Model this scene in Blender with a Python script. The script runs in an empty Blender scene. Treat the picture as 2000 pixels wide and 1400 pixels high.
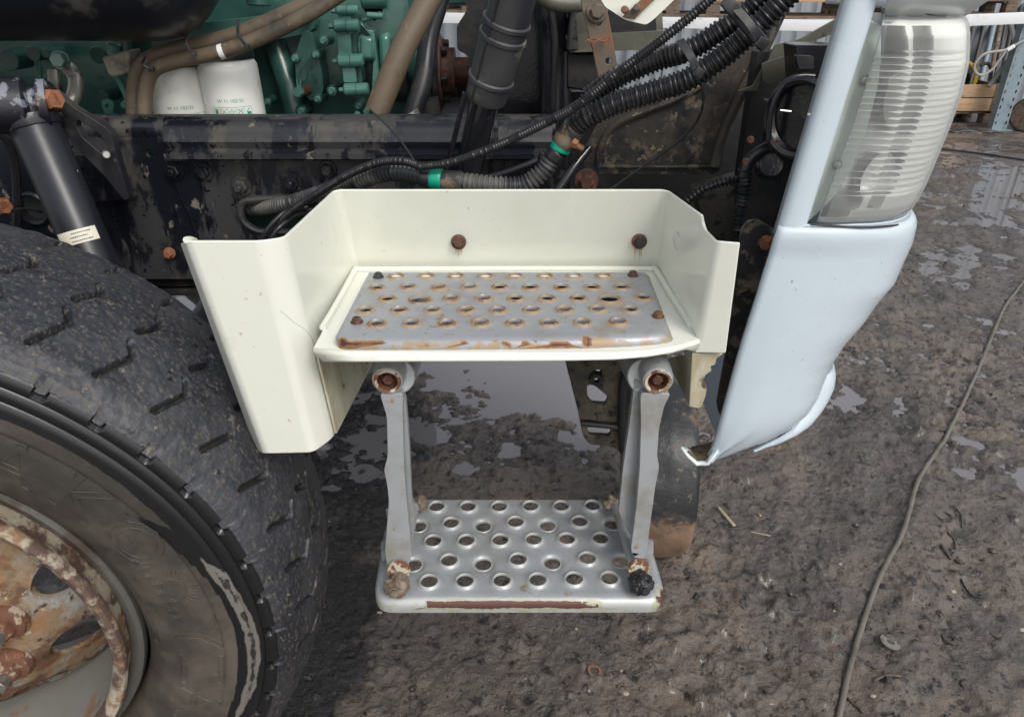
import bpy, bmesh, math, random
import numpy as np
from mathutils import Vector, Matrix
from mathutils.geometry import delaunay_2d_cdt
R = math.radians
random.seed(7)
sc = bpy.context.scene
COL = sc.collection

# ------------------------------------------------------------------ camera, sky, sun, exposure
CAM_H = 1.37; PITCH = R(28.0); FPX = 1390.0
cam_d = bpy.data.cameras.new('camera'); cam = bpy.data.objects.new('camera', cam_d); COL.objects.link(cam)
cam.location = (0, 0, CAM_H); cam.rotation_euler = (R(90) - PITCH, 0, 0)
cam_d.sensor_width = 36; cam_d.lens = 36 * FPX / 2000; cam_d.clip_start = .02; cam_d.clip_end = 900
sc.camera = cam
w = bpy.data.worlds.new('World'); sc.world = w; w.use_nodes = True
nt = w.node_tree; nt.nodes.clear()
SUN_EL, SUN_AZ = R(46), R(148)
sky = nt.nodes.new('ShaderNodeTexSky'); sky.sky_type = 'NISHITA'; sky.sun_disc = False
sky.sun_elevation = SUN_EL; sky.sun_rotation = SUN_AZ; sky.dust_density = 3.0; sky.air_density = 1.2
hs = nt.nodes.new('ShaderNodeHueSaturation'); hs.inputs['Saturation'].default_value = .28
bg = nt.nodes.new('ShaderNodeBackground'); bg.inputs['Strength'].default_value = .15
wo = nt.nodes.new('ShaderNodeOutputWorld')
nt.links.new(sky.outputs[0], hs.inputs['Color']); nt.links.new(hs.outputs[0], bg.inputs['Color'])
nt.links.new(bg.outputs[0], wo.inputs['Surface'])
sl = bpy.data.lights.new('sun', 'SUN'); sl.energy = .95; sl.angle = R(18); sl.color = (1, .965, .91)
so = bpy.data.objects.new('sun', sl); COL.objects.link(so)
# sky sun_rotation is clockwise from +Y seen from above
sd = Vector((math.sin(SUN_AZ) * math.cos(SUN_EL), math.cos(SUN_AZ) * math.cos(SUN_EL), math.sin(SUN_EL)))
so.rotation_euler = sd.to_track_quat('Z', 'Y').to_euler(); so.location = (0, -3, 6)
vs = sc.view_settings; vs.view_transform = 'Standard'; vs.look = 'None'; vs.gamma = 1; vs.use_curve_mapping = False
vs.exposure = .30

# ------------------------------------------------------------------ measuring helpers (survey of the place)
cp, sp = math.cos(PITCH), math.sin(PITCH)
def _ray(px, py):
    a = (px - 1000) / FPX; b = -(py - 700) / FPX
    return a, cp + b * sp, -sp + b * cp
def P(px, py, F):
    """point of the place at depth F (metres into the truck) seen at px, py in the survey photo"""
    a, y, z = _ray(px, py); t = F / y
    return Vector((a * t, F, CAM_H + z * t))
def Z(px, py, zz):
    a, y, z = _ray(px, py); t = (zz - CAM_H) / z
    return Vector((a * t, y * t, zz))
def G(px, py): return Z(px, py, 0)
def wpx(n, p):   # n survey pixels as metres at point p
    d = p - Vector((0, 0, CAM_H)); return n * (d.y * cp - d.z * sp) / FPX

# ------------------------------------------------------------------ materials
MATS = {}
def mat(name, col, rough=.5, metal=0., layers=(), bump=None, spec=.5, coat=0., wear_shade=None, bump2=None, rvar=0., wet=None):
    """layers: (colour, scale, lo, hi, roughness, detail, stretch)"""
    if name in MATS: return MATS[name]
    m = bpy.data.materials.new(name); m.use_nodes = True; MATS[name] = m
    n, l = m.node_tree.nodes, m.node_tree.links
    b = n['Principled BSDF']
    b.inputs['Metallic'].default_value = metal; b.inputs['Specular IOR Level'].default_value = spec
    b.inputs['Coat Weight'].default_value = coat; b.inputs['Coat Roughness'].default_value = .08
    tc = n.new('ShaderNodeTexCoord'); src = tc.outputs['Object']
    c = None; r = None
    def rgb(v):
        x = n.new('ShaderNodeRGB'); x.outputs[0].default_value = (*v, 1); return x.outputs[0]
    def val(v):
        x = n.new('ShaderNodeValue'); x.outputs[0].default_value = v; return x.outputs[0]
    c = rgb(col); r = val(rough); seed = 0
    def noise(scale, det, stretch, rough_=.6):
        nonlocal seed; seed += 3.7
        mp = n.new('ShaderNodeMapping'); l.new(src, mp.inputs[0]); mp.inputs['Location'].default_value = (seed, seed * .7, -seed)
        if stretch: mp.inputs['Scale'].default_value = stretch
        t = n.new('ShaderNodeTexNoise'); t.inputs['Scale'].default_value = scale; t.inputs['Detail'].default_value = det
        t.inputs['Roughness'].default_value = rough_
        l.new(mp.outputs[0], t.inputs['Vector']); return t.outputs['Fac']
    def mrange(f, lo, hi):
        x = n.new('ShaderNodeMapRange'); x.interpolation_type = 'SMOOTHSTEP'
        x.inputs['From Min'].default_value = lo; x.inputs['From Max'].default_value = hi; l.new(f, x.inputs['Value']); return x.outputs[0]
    def mixc(f, a, bb):
        x = n.new('ShaderNodeMix'); x.data_type = 'RGBA'; l.new(f, x.inputs['Factor']); l.new(a, x.inputs['A']); l.new(bb, x.inputs['B']); return x.outputs['Result']
    def mixf(f, a, bb):
        x = n.new('ShaderNodeMix'); x.data_type = 'FLOAT'; l.new(f, x.inputs['Factor']); l.new(a, x.inputs['A']); l.new(bb, x.inputs['B']); return x.outputs['Result']
    hsum = None
    for L in layers:
        col2, scale, lo, hi = L[:4]; r2 = L[4] if len(L) > 4 else rough
        det = L[5] if len(L) > 5 else 6; st = L[6] if len(L) > 6 else None
        f = mrange(noise(scale, det, st, .65), lo, hi)
        c = mixc(f, c, rgb(col2)); r = mixf(f, r, val(r2))
    if wear_shade:   # wear: list of (colour, weight, lo, hi, rough) driven by the mesh's own wear map plus noise
        at = n.new('ShaderNodeAttribute'); at.attribute_name = 'wear_shade'
        for (col2, scale, lo, hi, r2) in wear_shade:
            nz = noise(scale, 6, None, .7)
            ad = n.new('ShaderNodeMath'); ad.operation = 'MULTIPLY_ADD'; l.new(nz, ad.inputs[0]); ad.inputs[1].default_value = 1.1
            l.new(at.outputs['Fac'], ad.inputs[2])
            f = mrange(ad.outputs[0], lo, hi)
            c = mixc(f, c, rgb(col2)); r = mixf(f, r, val(r2))
    if rvar:
        f = noise(9, 5, None); x = n.new('ShaderNodeMath'); x.operation = 'MULTIPLY_ADD'; l.new(f, x.inputs[0])
        x.inputs[1].default_value = rvar * 2; y = n.new('ShaderNodeMath'); y.operation = 'SUBTRACT'; l.new(r, y.inputs[0]); y.inputs[1].default_value = rvar
        l.new(y.outputs[0], x.inputs[2]); x.use_clamp = True; r = x.outputs[0]
    if wet:   # soaked close to the water level
        ge = n.new('ShaderNodeNewGeometry'); sx = n.new('ShaderNodeSeparateXYZ'); l.new(ge.outputs['Position'], sx.inputs[0])
        ad = n.new('ShaderNodeMath'); ad.operation = 'MULTIPLY_ADD'; l.new(noise(16, 8, None), ad.inputs[0]); ad.inputs[1].default_value = -.014; l.new(sx.outputs['Z'], ad.inputs[2])
        f = mrange(ad.outputs[0], wet[1], wet[0]); mx = n.new('ShaderNodeMix'); mx.data_type = 'RGBA'; mx.blend_type = 'MULTIPLY'; l.new(f, mx.inputs['Factor']); l.new(c, mx.inputs['A']); mx.inputs['B'].default_value = (.62, .62, .64, 1)
        c = mx.outputs['Result']; r = mixf(f, r, val(.12))
    l.new(c, b.inputs['Base Color']); l.new(r, b.inputs['Roughness'])
    prev = None
    for bp in (bump, bump2):
        if not bp: continue
        bn = n.new('ShaderNodeBump'); bn.inputs['Strength'].default_value = bp[1]; bn.inputs['Distance'].default_value = bp[2]
        l.new(noise(bp[0], bp[3] if len(bp) > 3 else 5, None), bn.inputs['Height'])
        if prev: l.new(prev, bn.inputs['Normal'])
        prev = bn.outputs[0]
    if prev: l.new(prev, b.inputs['Normal'])
    return m

TAN = (.17, .145, .11); RUST = (.15, .05, .022); DRUST = (.05, .022, .018); ORUST = (.36, .15, .045)
M_CREAM = mat('cream_paint', (.76, .77, .685), .3, coat=.35, layers=[((.69, .70, .60), 2.5, .45, .8, .35), ((.66, .62, .48), 9, .58, .78, .4, 8), ((.45, .36, .22), 90, .675, .74, .6, 4), ((.30, .24, .15), 26, .735, .76, .7, 8)], bump=(5, .10, .014))
M_CREAM_DIRTY = mat('dirty_cream_paint', (.62, .60, .46), .45, layers=[((.34, .29, .19), 9, .38, .62, .7, 8, (1, 1, .35)), ((.10, .075, .05), 22, .58, .70, .8, 8)], bump=(40, .1, .003))
M_WHITE = mat('pale_blue_white_paint', (.56, .64, .70), .27, coat=.5, layers=[((.20, .18, .15), 130, .70, .73, .6, 3), ((.50, .53, .52), 3, .55, .8, .4, 8), ((.53, .61, .67), 4, .4, .7, .3)], bump=(4, .12, .02))
M_WHITE_CHIP = mat('cracked_white_paint', (.68, .74, .74), .4, layers=[((.35, .27, .15), 40, .55, .64, .7, 8), ((.06, .05, .04), 60, .66, .70, .8, 5)], bump=(60, .3, .003))
M_PLATE = mat('silver_grey_step_paint', (.33, .345, .365), .36, .25, layers=[((.27, .27, .27), 8, .45, .7, .45), ((.29, .24, .18), 16, .52, .72, .55, 10), ((.28, .18, .10), 45, .60, .70, .6, 8), ((.12, .06, .04), 90, .66, .72, .7, 6)],
    wear_shade=[((.36, .27, .17), 60, .76, .95, .6), ((.24, .115, .05), 80, .98, 1.14, .7), ((.075, .032, .028), 28, 1.33, 1.40, .5)], bump=(140, .12, .002), rvar=.08)
M_PLATE2 = mat('scuffed_silver_step_paint', (.40, .42, .44), .34, .3, layers=[((.32, .33, .33), 7, .45, .7, .45), ((.27, .22, .15), 26, .62, .72, .6, 8)],
    wear_shade=[((.46, .47, .46), 40, .62, .85, .4), ((.40, .40, .30), 30, 1.05, 1.15, .5), ((.11, .05, .04), 14, 1.27, 1.31, .45), ((.22, .09, .04), 60, 1.58, 1.66, .7)], bump=(140, .12, .002), rvar=.08)
M_GREY = mat('grey_cast_metal_paint', (.36, .375, .39), .38, .25, layers=[((.26, .25, .22), 12, .42, .7, .55), ((.28, .16, .08), 34, .64, .72, .7, 8), ((.12, .2, .34), 5, .73, .78, .5, 3)], bump=(70, .15, .003), rvar=.07)
M_CHIP = mat('chipped_rusty_face', (.52, .47, .36), .5, layers=[((.17, .07, .035), 60, .47, .53, .7, 5), ((.30, .17, .08), 40, .55, .65, .7, 6)], bump=(120, .4, .003))
M_RUST = mat('rusty_iron', RUST, .75, layers=[((.26, .11, .045), 70, .45, .6, .8), (DRUST, 40, .55, .68, .7)], bump=(160, .5, .002))
M_DRUST = mat('dark_rust_iron', (.075, .032, .024), .55, layers=[((.17, .07, .035), 80, .5, .62, .8)], bump=(160, .5, .002))
M_ORUST = mat('orange_rusty_nut', (.27, .105, .05), .7, layers=[(RUST, 60, .5, .62, .8), ((.45, .30, .2), 90, .62, .7, .8)], bump=(160, .4, .002))
M_NUT = mat('rust_and_paint_crusted_nut', (.14, .062, .036), .7, layers=[((.36, .29, .215), 34, .52, .56, .7, 8), ((.27, .12, .055), 60, .58, .66, .8)], bump=(120, .6, .003))
M_MUDGREASE = mat('muddy_grease', (.16, .12, .085), .6, layers=[((.28, .23, .17), 60, .5, .62, .6), ((.04, .03, .025), 50, .56, .66, .3)], bump=(90, .8, .006))
M_BLACKGREASE = mat('black_grease', (.012, .012, .013), .25, layers=[((.25, .22, .17), 90, .68, .72, .5)], bump=(70, .8, .005))
M_FRAME = mat('black_frame_paint', (.008, .009, .014), .28, layers=[((.034, .034, .035), 6, .48, .52, .55, 14, (1, 1, .45)), ((.062, .057, .048), 13, .55, .64, .65, 14, (1, 1, .5)), ((.006, .007, .01), 11, .56, .60, .25, 12, (1.6, 1, .4)), ((.15, .13, .10), 30, .62, .68, .7, 10, (1, 1, .6)), ((.004, .004, .005), 70, .64, .67, .2, 3)], bump=(120, .12, .002), rvar=.1)
M_BLACK = mat('black_steel', (.016, .0165, .02), .36, layers=[((.05, .048, .045), 7, .5, .66, .55, 9), ((.14, .12, .09), 24, .66, .72, .7, 8)], bump=(100, .12, .002), rvar=.08)
M_BLACKWET = mat('wet_black_paint', (.012, .012, .015), .16, layers=[((.05, .05, .05), 14, .62, .7, .4, 8)], bump=(120, .25, .002))
M_SHOCK = mat('black_shock_paint', (.010, .011, .016), .34, layers=[((.07, .065, .06), 8, .58, .72, .5, 8), ((.30, .32, .36), 40, .735, .75, .5, 3)], bump=(60, .1, .002))
M_CHIPB = mat('chipped_black_ring', (.014, .014, .02), .25, layers=[((.17, .175, .21), 26, .54, .60, .45, 4), ((.20, .15, .09), 40, .60, .66, .7, 8)], bump=(60, .3, .003))
M_SPLAT = mat('mud_splattered_plate', (.018, .0175, .018), .5, layers=[((.15, .12, .085), 34, .50, .60, .8, 8), ((.055, .045, .035), 9, .48, .62, .8, 8), ((.23, .18, .12), 60, .62, .67, .9, 5)], bump=(60, .5, .004))
M_SPLATG = mat('mud_washed_panel', (.05, .045, .036), .6, layers=[((.14, .12, .085), 12, .45, .64, .8, 9), ((.012, .012, .012), 40, .55, .6, .5, 5)], bump=(60, .4, .004))
M_HOSE = mat('black_corrugated_plastic', (.017, .017, .019), .3, layers=[((.085, .078, .068), 16, .54, .68, .6, 8)], rvar=.06)
M_HOSEG = mat('dusty_corrugated_plastic', (.035, .036, .042), .42, layers=[((.11, .105, .095), 14, .45, .64, .6, 8)])
M_CABLE = mat('black_cable', (.018, .018, .02), .32, layers=[((.09, .085, .08), 24, .58, .7, .6)])
M_BHOSE = mat('dusty_brown_hose', (.115, .086, .055), .62, layers=[((.045, .036, .027), 9, .5, .68, .6, 7), ((.2, .155, .10), 50, .6, .72, .8, 5)], bump=(120, .2, .002))
M_TAPE = mat('green_tape', (.0, .33, .20), .35, layers=[((.0, .22, .14), 30, .5, .7, .4)], bump=(90, .2, .002))
M_SLEEVE = mat('dirty_rubber_sleeve', (.035, .032, .03), .6, layers=[((.24, .18, .12), 22, .46, .56, .85, 7)], bump=(60, .3, .003))
M_GREEN = mat('green_engine_paint', (.036, .108, .088), .3, coat=.25, layers=[((.012, .05, .043), 4, .42, .7, .4), ((.016, .02, .018), 20, .62, .73, .6, 8)], bump=(30, .35, .004), rvar=.06)
M_GREENL = mat('light_green_engine_paint', (.075, .195, .16), .24, coat=.35, layers=[((.02, .085, .07), 8, .5, .72, .4)], bump=(40, .3, .003))
M_FILTER = mat('white_filter_paint', (.80, .80, .75), .26, layers=[((.58, .55, .47), 14, .5, .78, .4), ((.1, .09, .07), 120, .72, .76, .6, 3)])
M_PRINT = mat('green_print', (.03, .30, .16), .4)
M_STICKER = mat('cream_sticker', (.74, .70, .58), .4, layers=[((.7, .6, .3), 18, .5, .7, .4)])
M_INK = mat('dark_print', (.03, .03, .04), .5)
M_STEEL = mat('bright_steel', (.45, .44, .42), .3, .8, layers=[((.2, .17, .13), 30, .5, .7, .5)])
M_ZINC = mat('zinc_fitting', (.5, .47, .42), .35, .6, layers=[((.12, .1, .08), 30, .5, .62, .5)])
M_TYRE = mat('dusty_tyre_tread', (.020, .022, .028), .45, layers=[((.046, .049, .058), 5, .40, .62, .5, 8), ((.085, .074, .060), 210, .54, .62, .7, 6, (1, 1, .4)), ((.16, .135, .105), 330, .63, .68, .8, 4), ((.17, .145, .11), 60, .61, .67, .75, 14), ((.28, .21, .15), 34, .70, .74, .9, 9), ((.008, .008, .009), 34, .68, .70, .25, 4)],
    wear_shade=[((.02, .019, .018), 10, 1.25, 1.35, .6)], bump=(55, .5, .004, 8), rvar=.06)
M_SIDE = mat('dusty_tyre_sidewall', (.105, .088, .07), .55, layers=[((.042, .037, .032), 5, .46, .66, .5, 8), ((.13, .11, .085), 3, .56, .72, .7, 8)],
    wear_shade=[((.010, .010, .011), 7, .95, 1.05, .25), ((.15, .14, .125), 9, 1.58, 1.68, .6), ((.03, .03, .028), 34, 1.86, 1.92, .5)], bump=(70, .15, .002))
M_RIM = mat('rusty_painted_rim', (.34, .345, .335), .5, layers=[((.25, .18, .11), 9, .34, .50, .7, 12), ((.27, .145, .065), 24, .48, .60, .8, 12), ((.125, .062, .034), 12, .46, .57, .8, 12), ((.055, .034, .026), 38, .56, .64, .8, 12), ((.42, .37, .28), 60, .62, .68, .7, 10)],
    wear_shade=[((.17, .072, .032), 10, 1.1, 1.5, .8)], bump=(45, .7, .004, 8))
M_LIP = mat('chipped_rim_lip', (.40, .345, .265), .55, layers=[((.11, .07, .055), 22, .44, .54, .6, 12), ((.25, .15, .08), 40, .52, .62, .7, 12), ((.5, .46, .36), 30, .66, .70, .6, 8)], bump=(50, .6, .003, 8))
M_RIMD = mat('stained_rim_barrel', (.10, .095, .085), .45, layers=[((.45, .45, .44), 9, .60, .66, .5, 7), ((.05, .035, .025), 6, .5, .62, .6, 8), ((.28, .14, .06), 16, .66, .7, .8)], bump=(60, .3, .003))
M_PALEW = mat('pale_rim_barrel', (.24, .235, .215), .45, layers=[((.25, .14, .06), 9, .56, .68, .7, 9, (1, 1, .5))], bump=(60, .3, .003))
M_DARK = mat('dark_underbody', (.008, .008, .009), .55, layers=[((.03, .027, .023), 10, .5, .66, .7)], bump=(50, .4, .004))
M_OLIVE = mat('olive_primer_sheet', (.095, .095, .072), .45, layers=[((.16, .155, .115), 10, .5, .64, .5), ((.05, .045, .035), 60, .62, .68, .8, 6)], bump=(50, .3, .003))
M_BRACKET = mat('rust_streaked_bracket', (.13, .105, .08), .7, layers=[((.22, .10, .05), 11, .48, .6, .8, 8), ((.24, .19, .14), 24, .58, .68, .8), ((.04, .035, .03), 30, .62, .7, .8)], bump=(60, .5, .003))
M_WORN = mat('mud_caked_rubber', (.026, .027, .030), .42, layers=[((.19, .125, .08), 4.5, .50, .62, .8, 9, (1, 1, .5)), ((.15, .12, .09), 45, .60, .66, .8, 7)], wear_shade=[((.22, .145, .09), 9, .95, 1.2, .85)], bump=(50, .5, .005))
M_REFL = mat('frosted_reflector', (.42, .42, .415), .2, .7, layers=[((.25, .25, .245), 5, .45, .7, .3)], rvar=.06)
M_LAMPBACK = mat('pale_green_lamp_frame', (.45, .50, .47), .4, layers=[((.38, .42, .39), 8, .5, .7, .45)])
M_WOOD = mat('fresh_pallet_wood', (.50, .33, .19), .7, layers=[((.36, .21, .11), 7, .45, .7, .8, 6, (1, 6, 6)), ((.08, .06, .05), 12, .62, .7, .8)], bump=(40, .3, .003))
M_WOODOLD = mat('weathered_wood', (.17, .125, .09), .8, layers=[((.07, .05, .04), 8, .45, .65, .85, 7, (1, 6, 6)), ((.26, .21, .16), 14, .6, .7, .8)], bump=(40, .4, .004))
M_BARK = mat('wet_log_bark', (.085, .065, .048), .8, layers=[((.04, .03, .025), 14, .45, .6, .8)], bump=(30, .8, .01))
M_RACKW = mat('white_rack_paint', (.72, .73, .74), .4, layers=[((.5, .5, .48), 9, .55, .7, .5)])
M_RACKB = mat('blue_grey_rack_paint', (.22, .28, .32), .45, layers=[((.14, .17, .19), 9, .5, .7, .5), ((.06, .05, .045), 30, .66, .7, .7)])
M_SHEET = mat('grey_corrugated_sheet', (.30, .33, .36), .45, .2, layers=[((.22, .24, .26), 2, .45, .7, .5)])
M_YELLOW = mat('yellow_hose', (.62, .42, .03), .4, layers=[((.3, .2, .03), 18, .55, .7, .5)])
M_GREYC = mat('grey_rubber_cable', (.14, .125, .105), .55, layers=[((.09, .075, .06), 14, .5, .7, .7), ((.16, .175, .175), 9, .6, .7, .5)], bump=(80, .2, .002))
M_PIPE = mat('dark_scrap_pipe', (.045, .043, .042), .5, layers=[((.13, .11, .09), 8, .5, .7, .7)])
M_STONE = mat('pale_stone', (.36, .30, .22), .8, bump=(60, .5, .002))
M_CLOD = mat('wet_mud_clod', (.055, .046, .04), .36, layers=[((.09, .07, .055), 30, .5, .65, .6), ((.02, .018, .017), 14, .52, .62, .3)], bump=(120, .6, .003))
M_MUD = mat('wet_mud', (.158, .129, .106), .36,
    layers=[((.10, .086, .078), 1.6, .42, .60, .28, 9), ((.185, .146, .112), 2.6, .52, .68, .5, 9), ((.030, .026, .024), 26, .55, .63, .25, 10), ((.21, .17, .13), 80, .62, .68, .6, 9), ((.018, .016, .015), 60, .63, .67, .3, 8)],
    wear_shade=[((.020, .018, .018), 5, .95, 1.25, .3)], bump=(70, 1., .014, 10), bump2=(260, .8, .004, 6), rvar=.12, coat=.3, wet=(-.004, .007))  # the masked near-black colour is painted shade beside the tyre and under the truck
M_WATER = mat('muddy_water', (.17, .16, .165), .03, spec=1.0, bump=(25, .05, .002))

# lens: clear moulded plastic that passes and mirrors light
M_LENS = bpy.data.materials.new('clear_lens_plastic'); M_LENS.use_nodes = True
_n, _l = M_LENS.node_tree.nodes, M_LENS.node_tree.links; _n.clear()
_o = _n.new('ShaderNodeOutputMaterial'); _t = _n.new('ShaderNodeBsdfTransparent'); _t.inputs[0].default_value = (.96, .965, .96, 1)
_g = _n.new('ShaderNodeBsdfPrincipled'); _g.inputs['Base Color'].default_value = (.86, .87, .85, 1); _g.inputs['Roughness'].default_value = .10
_f = _n.new('ShaderNodeFresnel'); _f.inputs['IOR'].default_value = 1.5
_tc = _n.new('ShaderNodeTexCoord'); _nz = _n.new('ShaderNodeTexNoise'); _nz.inputs['Scale'].default_value = 14; _nz.inputs['Detail'].default_value = 8
_l.new(_tc.outputs['Object'], _nz.inputs['Vector'])
_ma = _n.new('ShaderNodeMath'); _ma.operation = 'MULTIPLY_ADD'; _l.new(_nz.outputs['Fac'], _ma.inputs[0]); _ma.inputs[1].default_value = .12; _l.new(_f.outputs[0], _ma.inputs[2]); _ma.use_clamp = True
_m = _n.new('ShaderNodeMixShader'); _l.new(_ma.outputs[0], _m.inputs[0]); _l.new(_t.outputs[0], _m.inputs[1]); _l.new(_g.outputs[0], _m.inputs[2]); _l.new(_m.outputs[0], _o.inputs[0])

# ------------------------------------------------------------------ object helpers
def link(o, parent=None):
    COL.objects.link(o)
    if parent is not None:
        o.parent = parent
        if parent.get('_root'): o.matrix_parent_inverse = Matrix.Translation(-parent.location)
    return o
def tag(o, label=None, cat=None, group=None, kind=None):
    if label: o['label'] = label
    if cat: o['category'] = cat
    if group: o['group'] = group
    if kind: o['kind'] = kind
    return o
def root(name, loc, label, cat, group=None):
    o = bpy.data.objects.new(name, None); o.location = loc; o['_root'] = 1; COL.objects.link(o); o.empty_display_size = .1
    return tag(o, label, cat, group)
def sharpen(me, ang=38):
    bm = bmesh.new(); bm.from_mesh(me)
    for f in bm.faces: f.smooth = True
    for e in bm.edges:
        if len(e.link_faces) == 2:
            try:
                if e.calc_face_angle() > R(ang): e.smooth = False
            except ValueError: pass
    bm.to_mesh(me); bm.free()
def obj(name, geo, m, parent=None, ang=38, label=None):
    """geo: bmesh or (verts, faces)"""
    me = bpy.data.meshes.new(name)
    if isinstance(geo, bmesh.types.BMesh): geo.to_mesh(me); geo.free()
    else: me.from_pydata([tuple(v) for v in geo[0]], [], geo[1]); me.update()
    if ang: sharpen(me, ang)
    if isinstance(m, (list, tuple)):
        for x in m: me.materials.append(x)
    else: me.materials.append(m)
    o = bpy.data.objects.new(name, me); link(o, parent)
    if label: o['label'] = label
    return o
class MB:
    def __init__(s): s.v = []; s.f = []
    def add(s, v, f):
        k = len(s.v); s.v += [Vector(x) for x in v]; s.f += [[i + k for i in q] for q in f]; return s
def frame(d, up=None):
    d = Vector(d).normalized(); up = Vector(up) if up else (Vector((0, 0, 1)) if abs(d.z) < .9 else Vector((0, 1, 0)))
    s = d.cross(up).normalized(); return s, s.cross(d).normalized(), d
def lathe(prof, o, axis, segs=32, a0=0., a1=2 * math.pi, up=None, close_ends=False):
    """prof: (radius, distance along axis)"""
    s, u, d = frame(axis, up); o = Vector(o); full = abs(a1 - a0 - 2 * math.pi) < 1e-6
    n = segs if full else segs + 1; V = []; Fc = []
    for r, t in prof:
        for i in range(n):
            a = a0 + (a1 - a0) * i / segs; V.append(o + d * t + (s * math.cos(a) + u * math.sin(a)) * r)
    for j in range(len(prof) - 1):
        for i in range(segs):
            i2 = (i + 1) % n; Fc.append([j * n + i, j * n + i2, (j + 1) * n + i2, (j + 1) * n + i])
    return V, Fc
def cyl(p0, p1, r, segs=20, r1=None, bev=.0015):
    p0, p1 = Vector(p0), Vector(p1); L = (p1 - p0).length; r1 = r if r1 is None else r1; b = min(bev, L / 3, r / 3)
    return lathe([(.0001, 0), (r - b, 0), (r, b), (r1, L - b), (r1 - b, L), (.0001, L)], p0, p1 - p0, segs)
def catmull(pts, step=.01):
    P_ = [Vector(p) for p in pts]; P_ = [P_[0] * 2 - P_[1]] + P_ + [P_[-1] * 2 - P_[-2]]; out = []
    for i in range(1, len(P_) - 2):
        a, b, c, d = P_[i - 1:i + 3]; n = max(2, int((c - b).length / step))
        for k in range(n):
            t = k / n
            out.append(.5 * ((2 * b) + (c - a) * t + (2 * a - 5 * b + 4 * c - d) * t * t + (3 * b - a - 3 * c + d) * t ** 3))
    out.append(P_[-2]); return out
def tube(pts, r, segs=12, corr=None, step=.012, caps=True):
    """corr = (pitch, depth): corrugated conduit; r may be a function of 0..1"""
    if corr: step = corr[0] / 6
    C = catmull(pts, step) if len(pts) > 2 else [Vector(pts[0]).lerp(Vector(pts[1]), i / max(2, int((Vector(pts[1]) - Vector(pts[0])).length / step))) for i in range(max(2, int((Vector(pts[1]) - Vector(pts[0])).length / step)) + 1)]
    n = len(C); V = []; Fc = []; s = None; dist = 0
    for i, c in enumerate(C):
        d = (C[min(i + 1, n - 1)] - C[max(i - 1, 0)]).normalized()
        if s is None: s = frame(d)[0]
        s = (s - d * s.dot(d)).normalized(); u = s.cross(d)
        if i: dist += (c - C[i - 1]).length
        rr = r(i / (n - 1)) if callable(r) else r
        if corr:
            ph = (dist / corr[0]) % 1; rr -= corr[1] * (1 if .58 < ph < .98 else (.5 if ph >= .98 or .5 < ph <= .58 else 0))
        for k in range(segs):
            a = 2 * math.pi * k / segs; V.append(c + (s * math.cos(a) + u * math.sin(a)) * rr)
    for i in range(n - 1):
        for k in range(segs):
            k2 = (k + 1) % segs; Fc.append([i * segs + k, i * segs + k2, (i + 1) * segs + k2, (i + 1) * segs + k])
    if caps: Fc.append(list(range(segs))[::-1]); Fc.append([(n - 1) * segs + k for k in range(segs)])
    return V, Fc
def boxg(c, size, rot=None, bev=.003):
    bm = bmesh.new(); bmesh.ops.create_cube(bm, size=1)
    for v in bm.verts: v.co = Vector((v.co.x * size[0], v.co.y * size[1], v.co.z * size[2]))
    b = min(bev, min(size) * .3)
    if b > 0: bmesh.ops.bevel(bm, geom=bm.edges[:], offset=b, segments=2, affect='EDGES', profile=.6)
    V = [v.co.copy() for v in bm.verts]; bm.verts.index_update(); Fc = [[v.index for v in f.verts] for f in bm.faces]; bm.free()
    if rot is not None: V = [rot @ v for v in V]
    return [v + Vector(c) for v in V], Fc
def hexbolt(p, axis, r, h, washer=1.5, wh=.003, stud=0.):
    """hex head with chamfer on a washer; returns geometry"""
    m = MB(); s, u, d = frame(axis); p = Vector(p)
    if washer: m.add(*lathe([(.0001, 0), (r * washer, 0), (r * washer, wh * .7), (r * washer - .001, wh), (.0001, wh)], p, d, 24))
    hx = [(s * math.cos(a) + u * math.sin(a)) for a in [R(60 * i + 12) for i in range(6)]]; b = wh if washer else 0
    V = [p + d * b + x * r for x in hx] + [p + d * (b + h * .82) + x * r for x in hx] + [p + d * (b + h) + x * r * .84 for x in hx]
    m.add(V, [[i, (i + 1) % 6, 6 + (i + 1) % 6, 6 + i] for i in range(6)] + [[6 + i, 6 + (i + 1) % 6, 12 + (i + 1) % 6, 12 + i] for i in range(6)] + [[12 + i for i in range(6)]])
    if stud: m.add(*cyl(p + d * (b + h), p + d * (b + h + stud), r * .5, 12))
    return m.v, m.f
def inside(pt, poly):
    x, y = pt; c = False; n = len(poly); j = n - 1
    for i in range(n):
        xi, yi = poly[i]; xj, yj = poly[j]
        if (yi > y) != (yj > y) and x < (xj - xi) * (y - yi) / (yj - yi) + xi: c = not c
        j = i
    return c
def pdist(pt, poly):
    d = 9e9; n = len(poly); px, py = pt
    for i in range(n):
        ax, ay = poly[i]; bx, by = poly[(i + 1) % n]; L = (bx - ax) ** 2 + (by - ay) ** 2
        t = max(0, min(1, ((px - ax) * (bx - ax) + (py - ay) * (by - ay)) / L)) if L else 0
        d = min(d, math.hypot(ax + t * (bx - ax) - px, ay + t * (by - ay) - py))
    return d
def circ(cx, cy, r, n=20, ry=None): return [(cx + r * math.cos(2 * math.pi * i / n), cy + (ry or r) * math.sin(2 * math.pi * i / n)) for i in range(n)]
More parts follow.
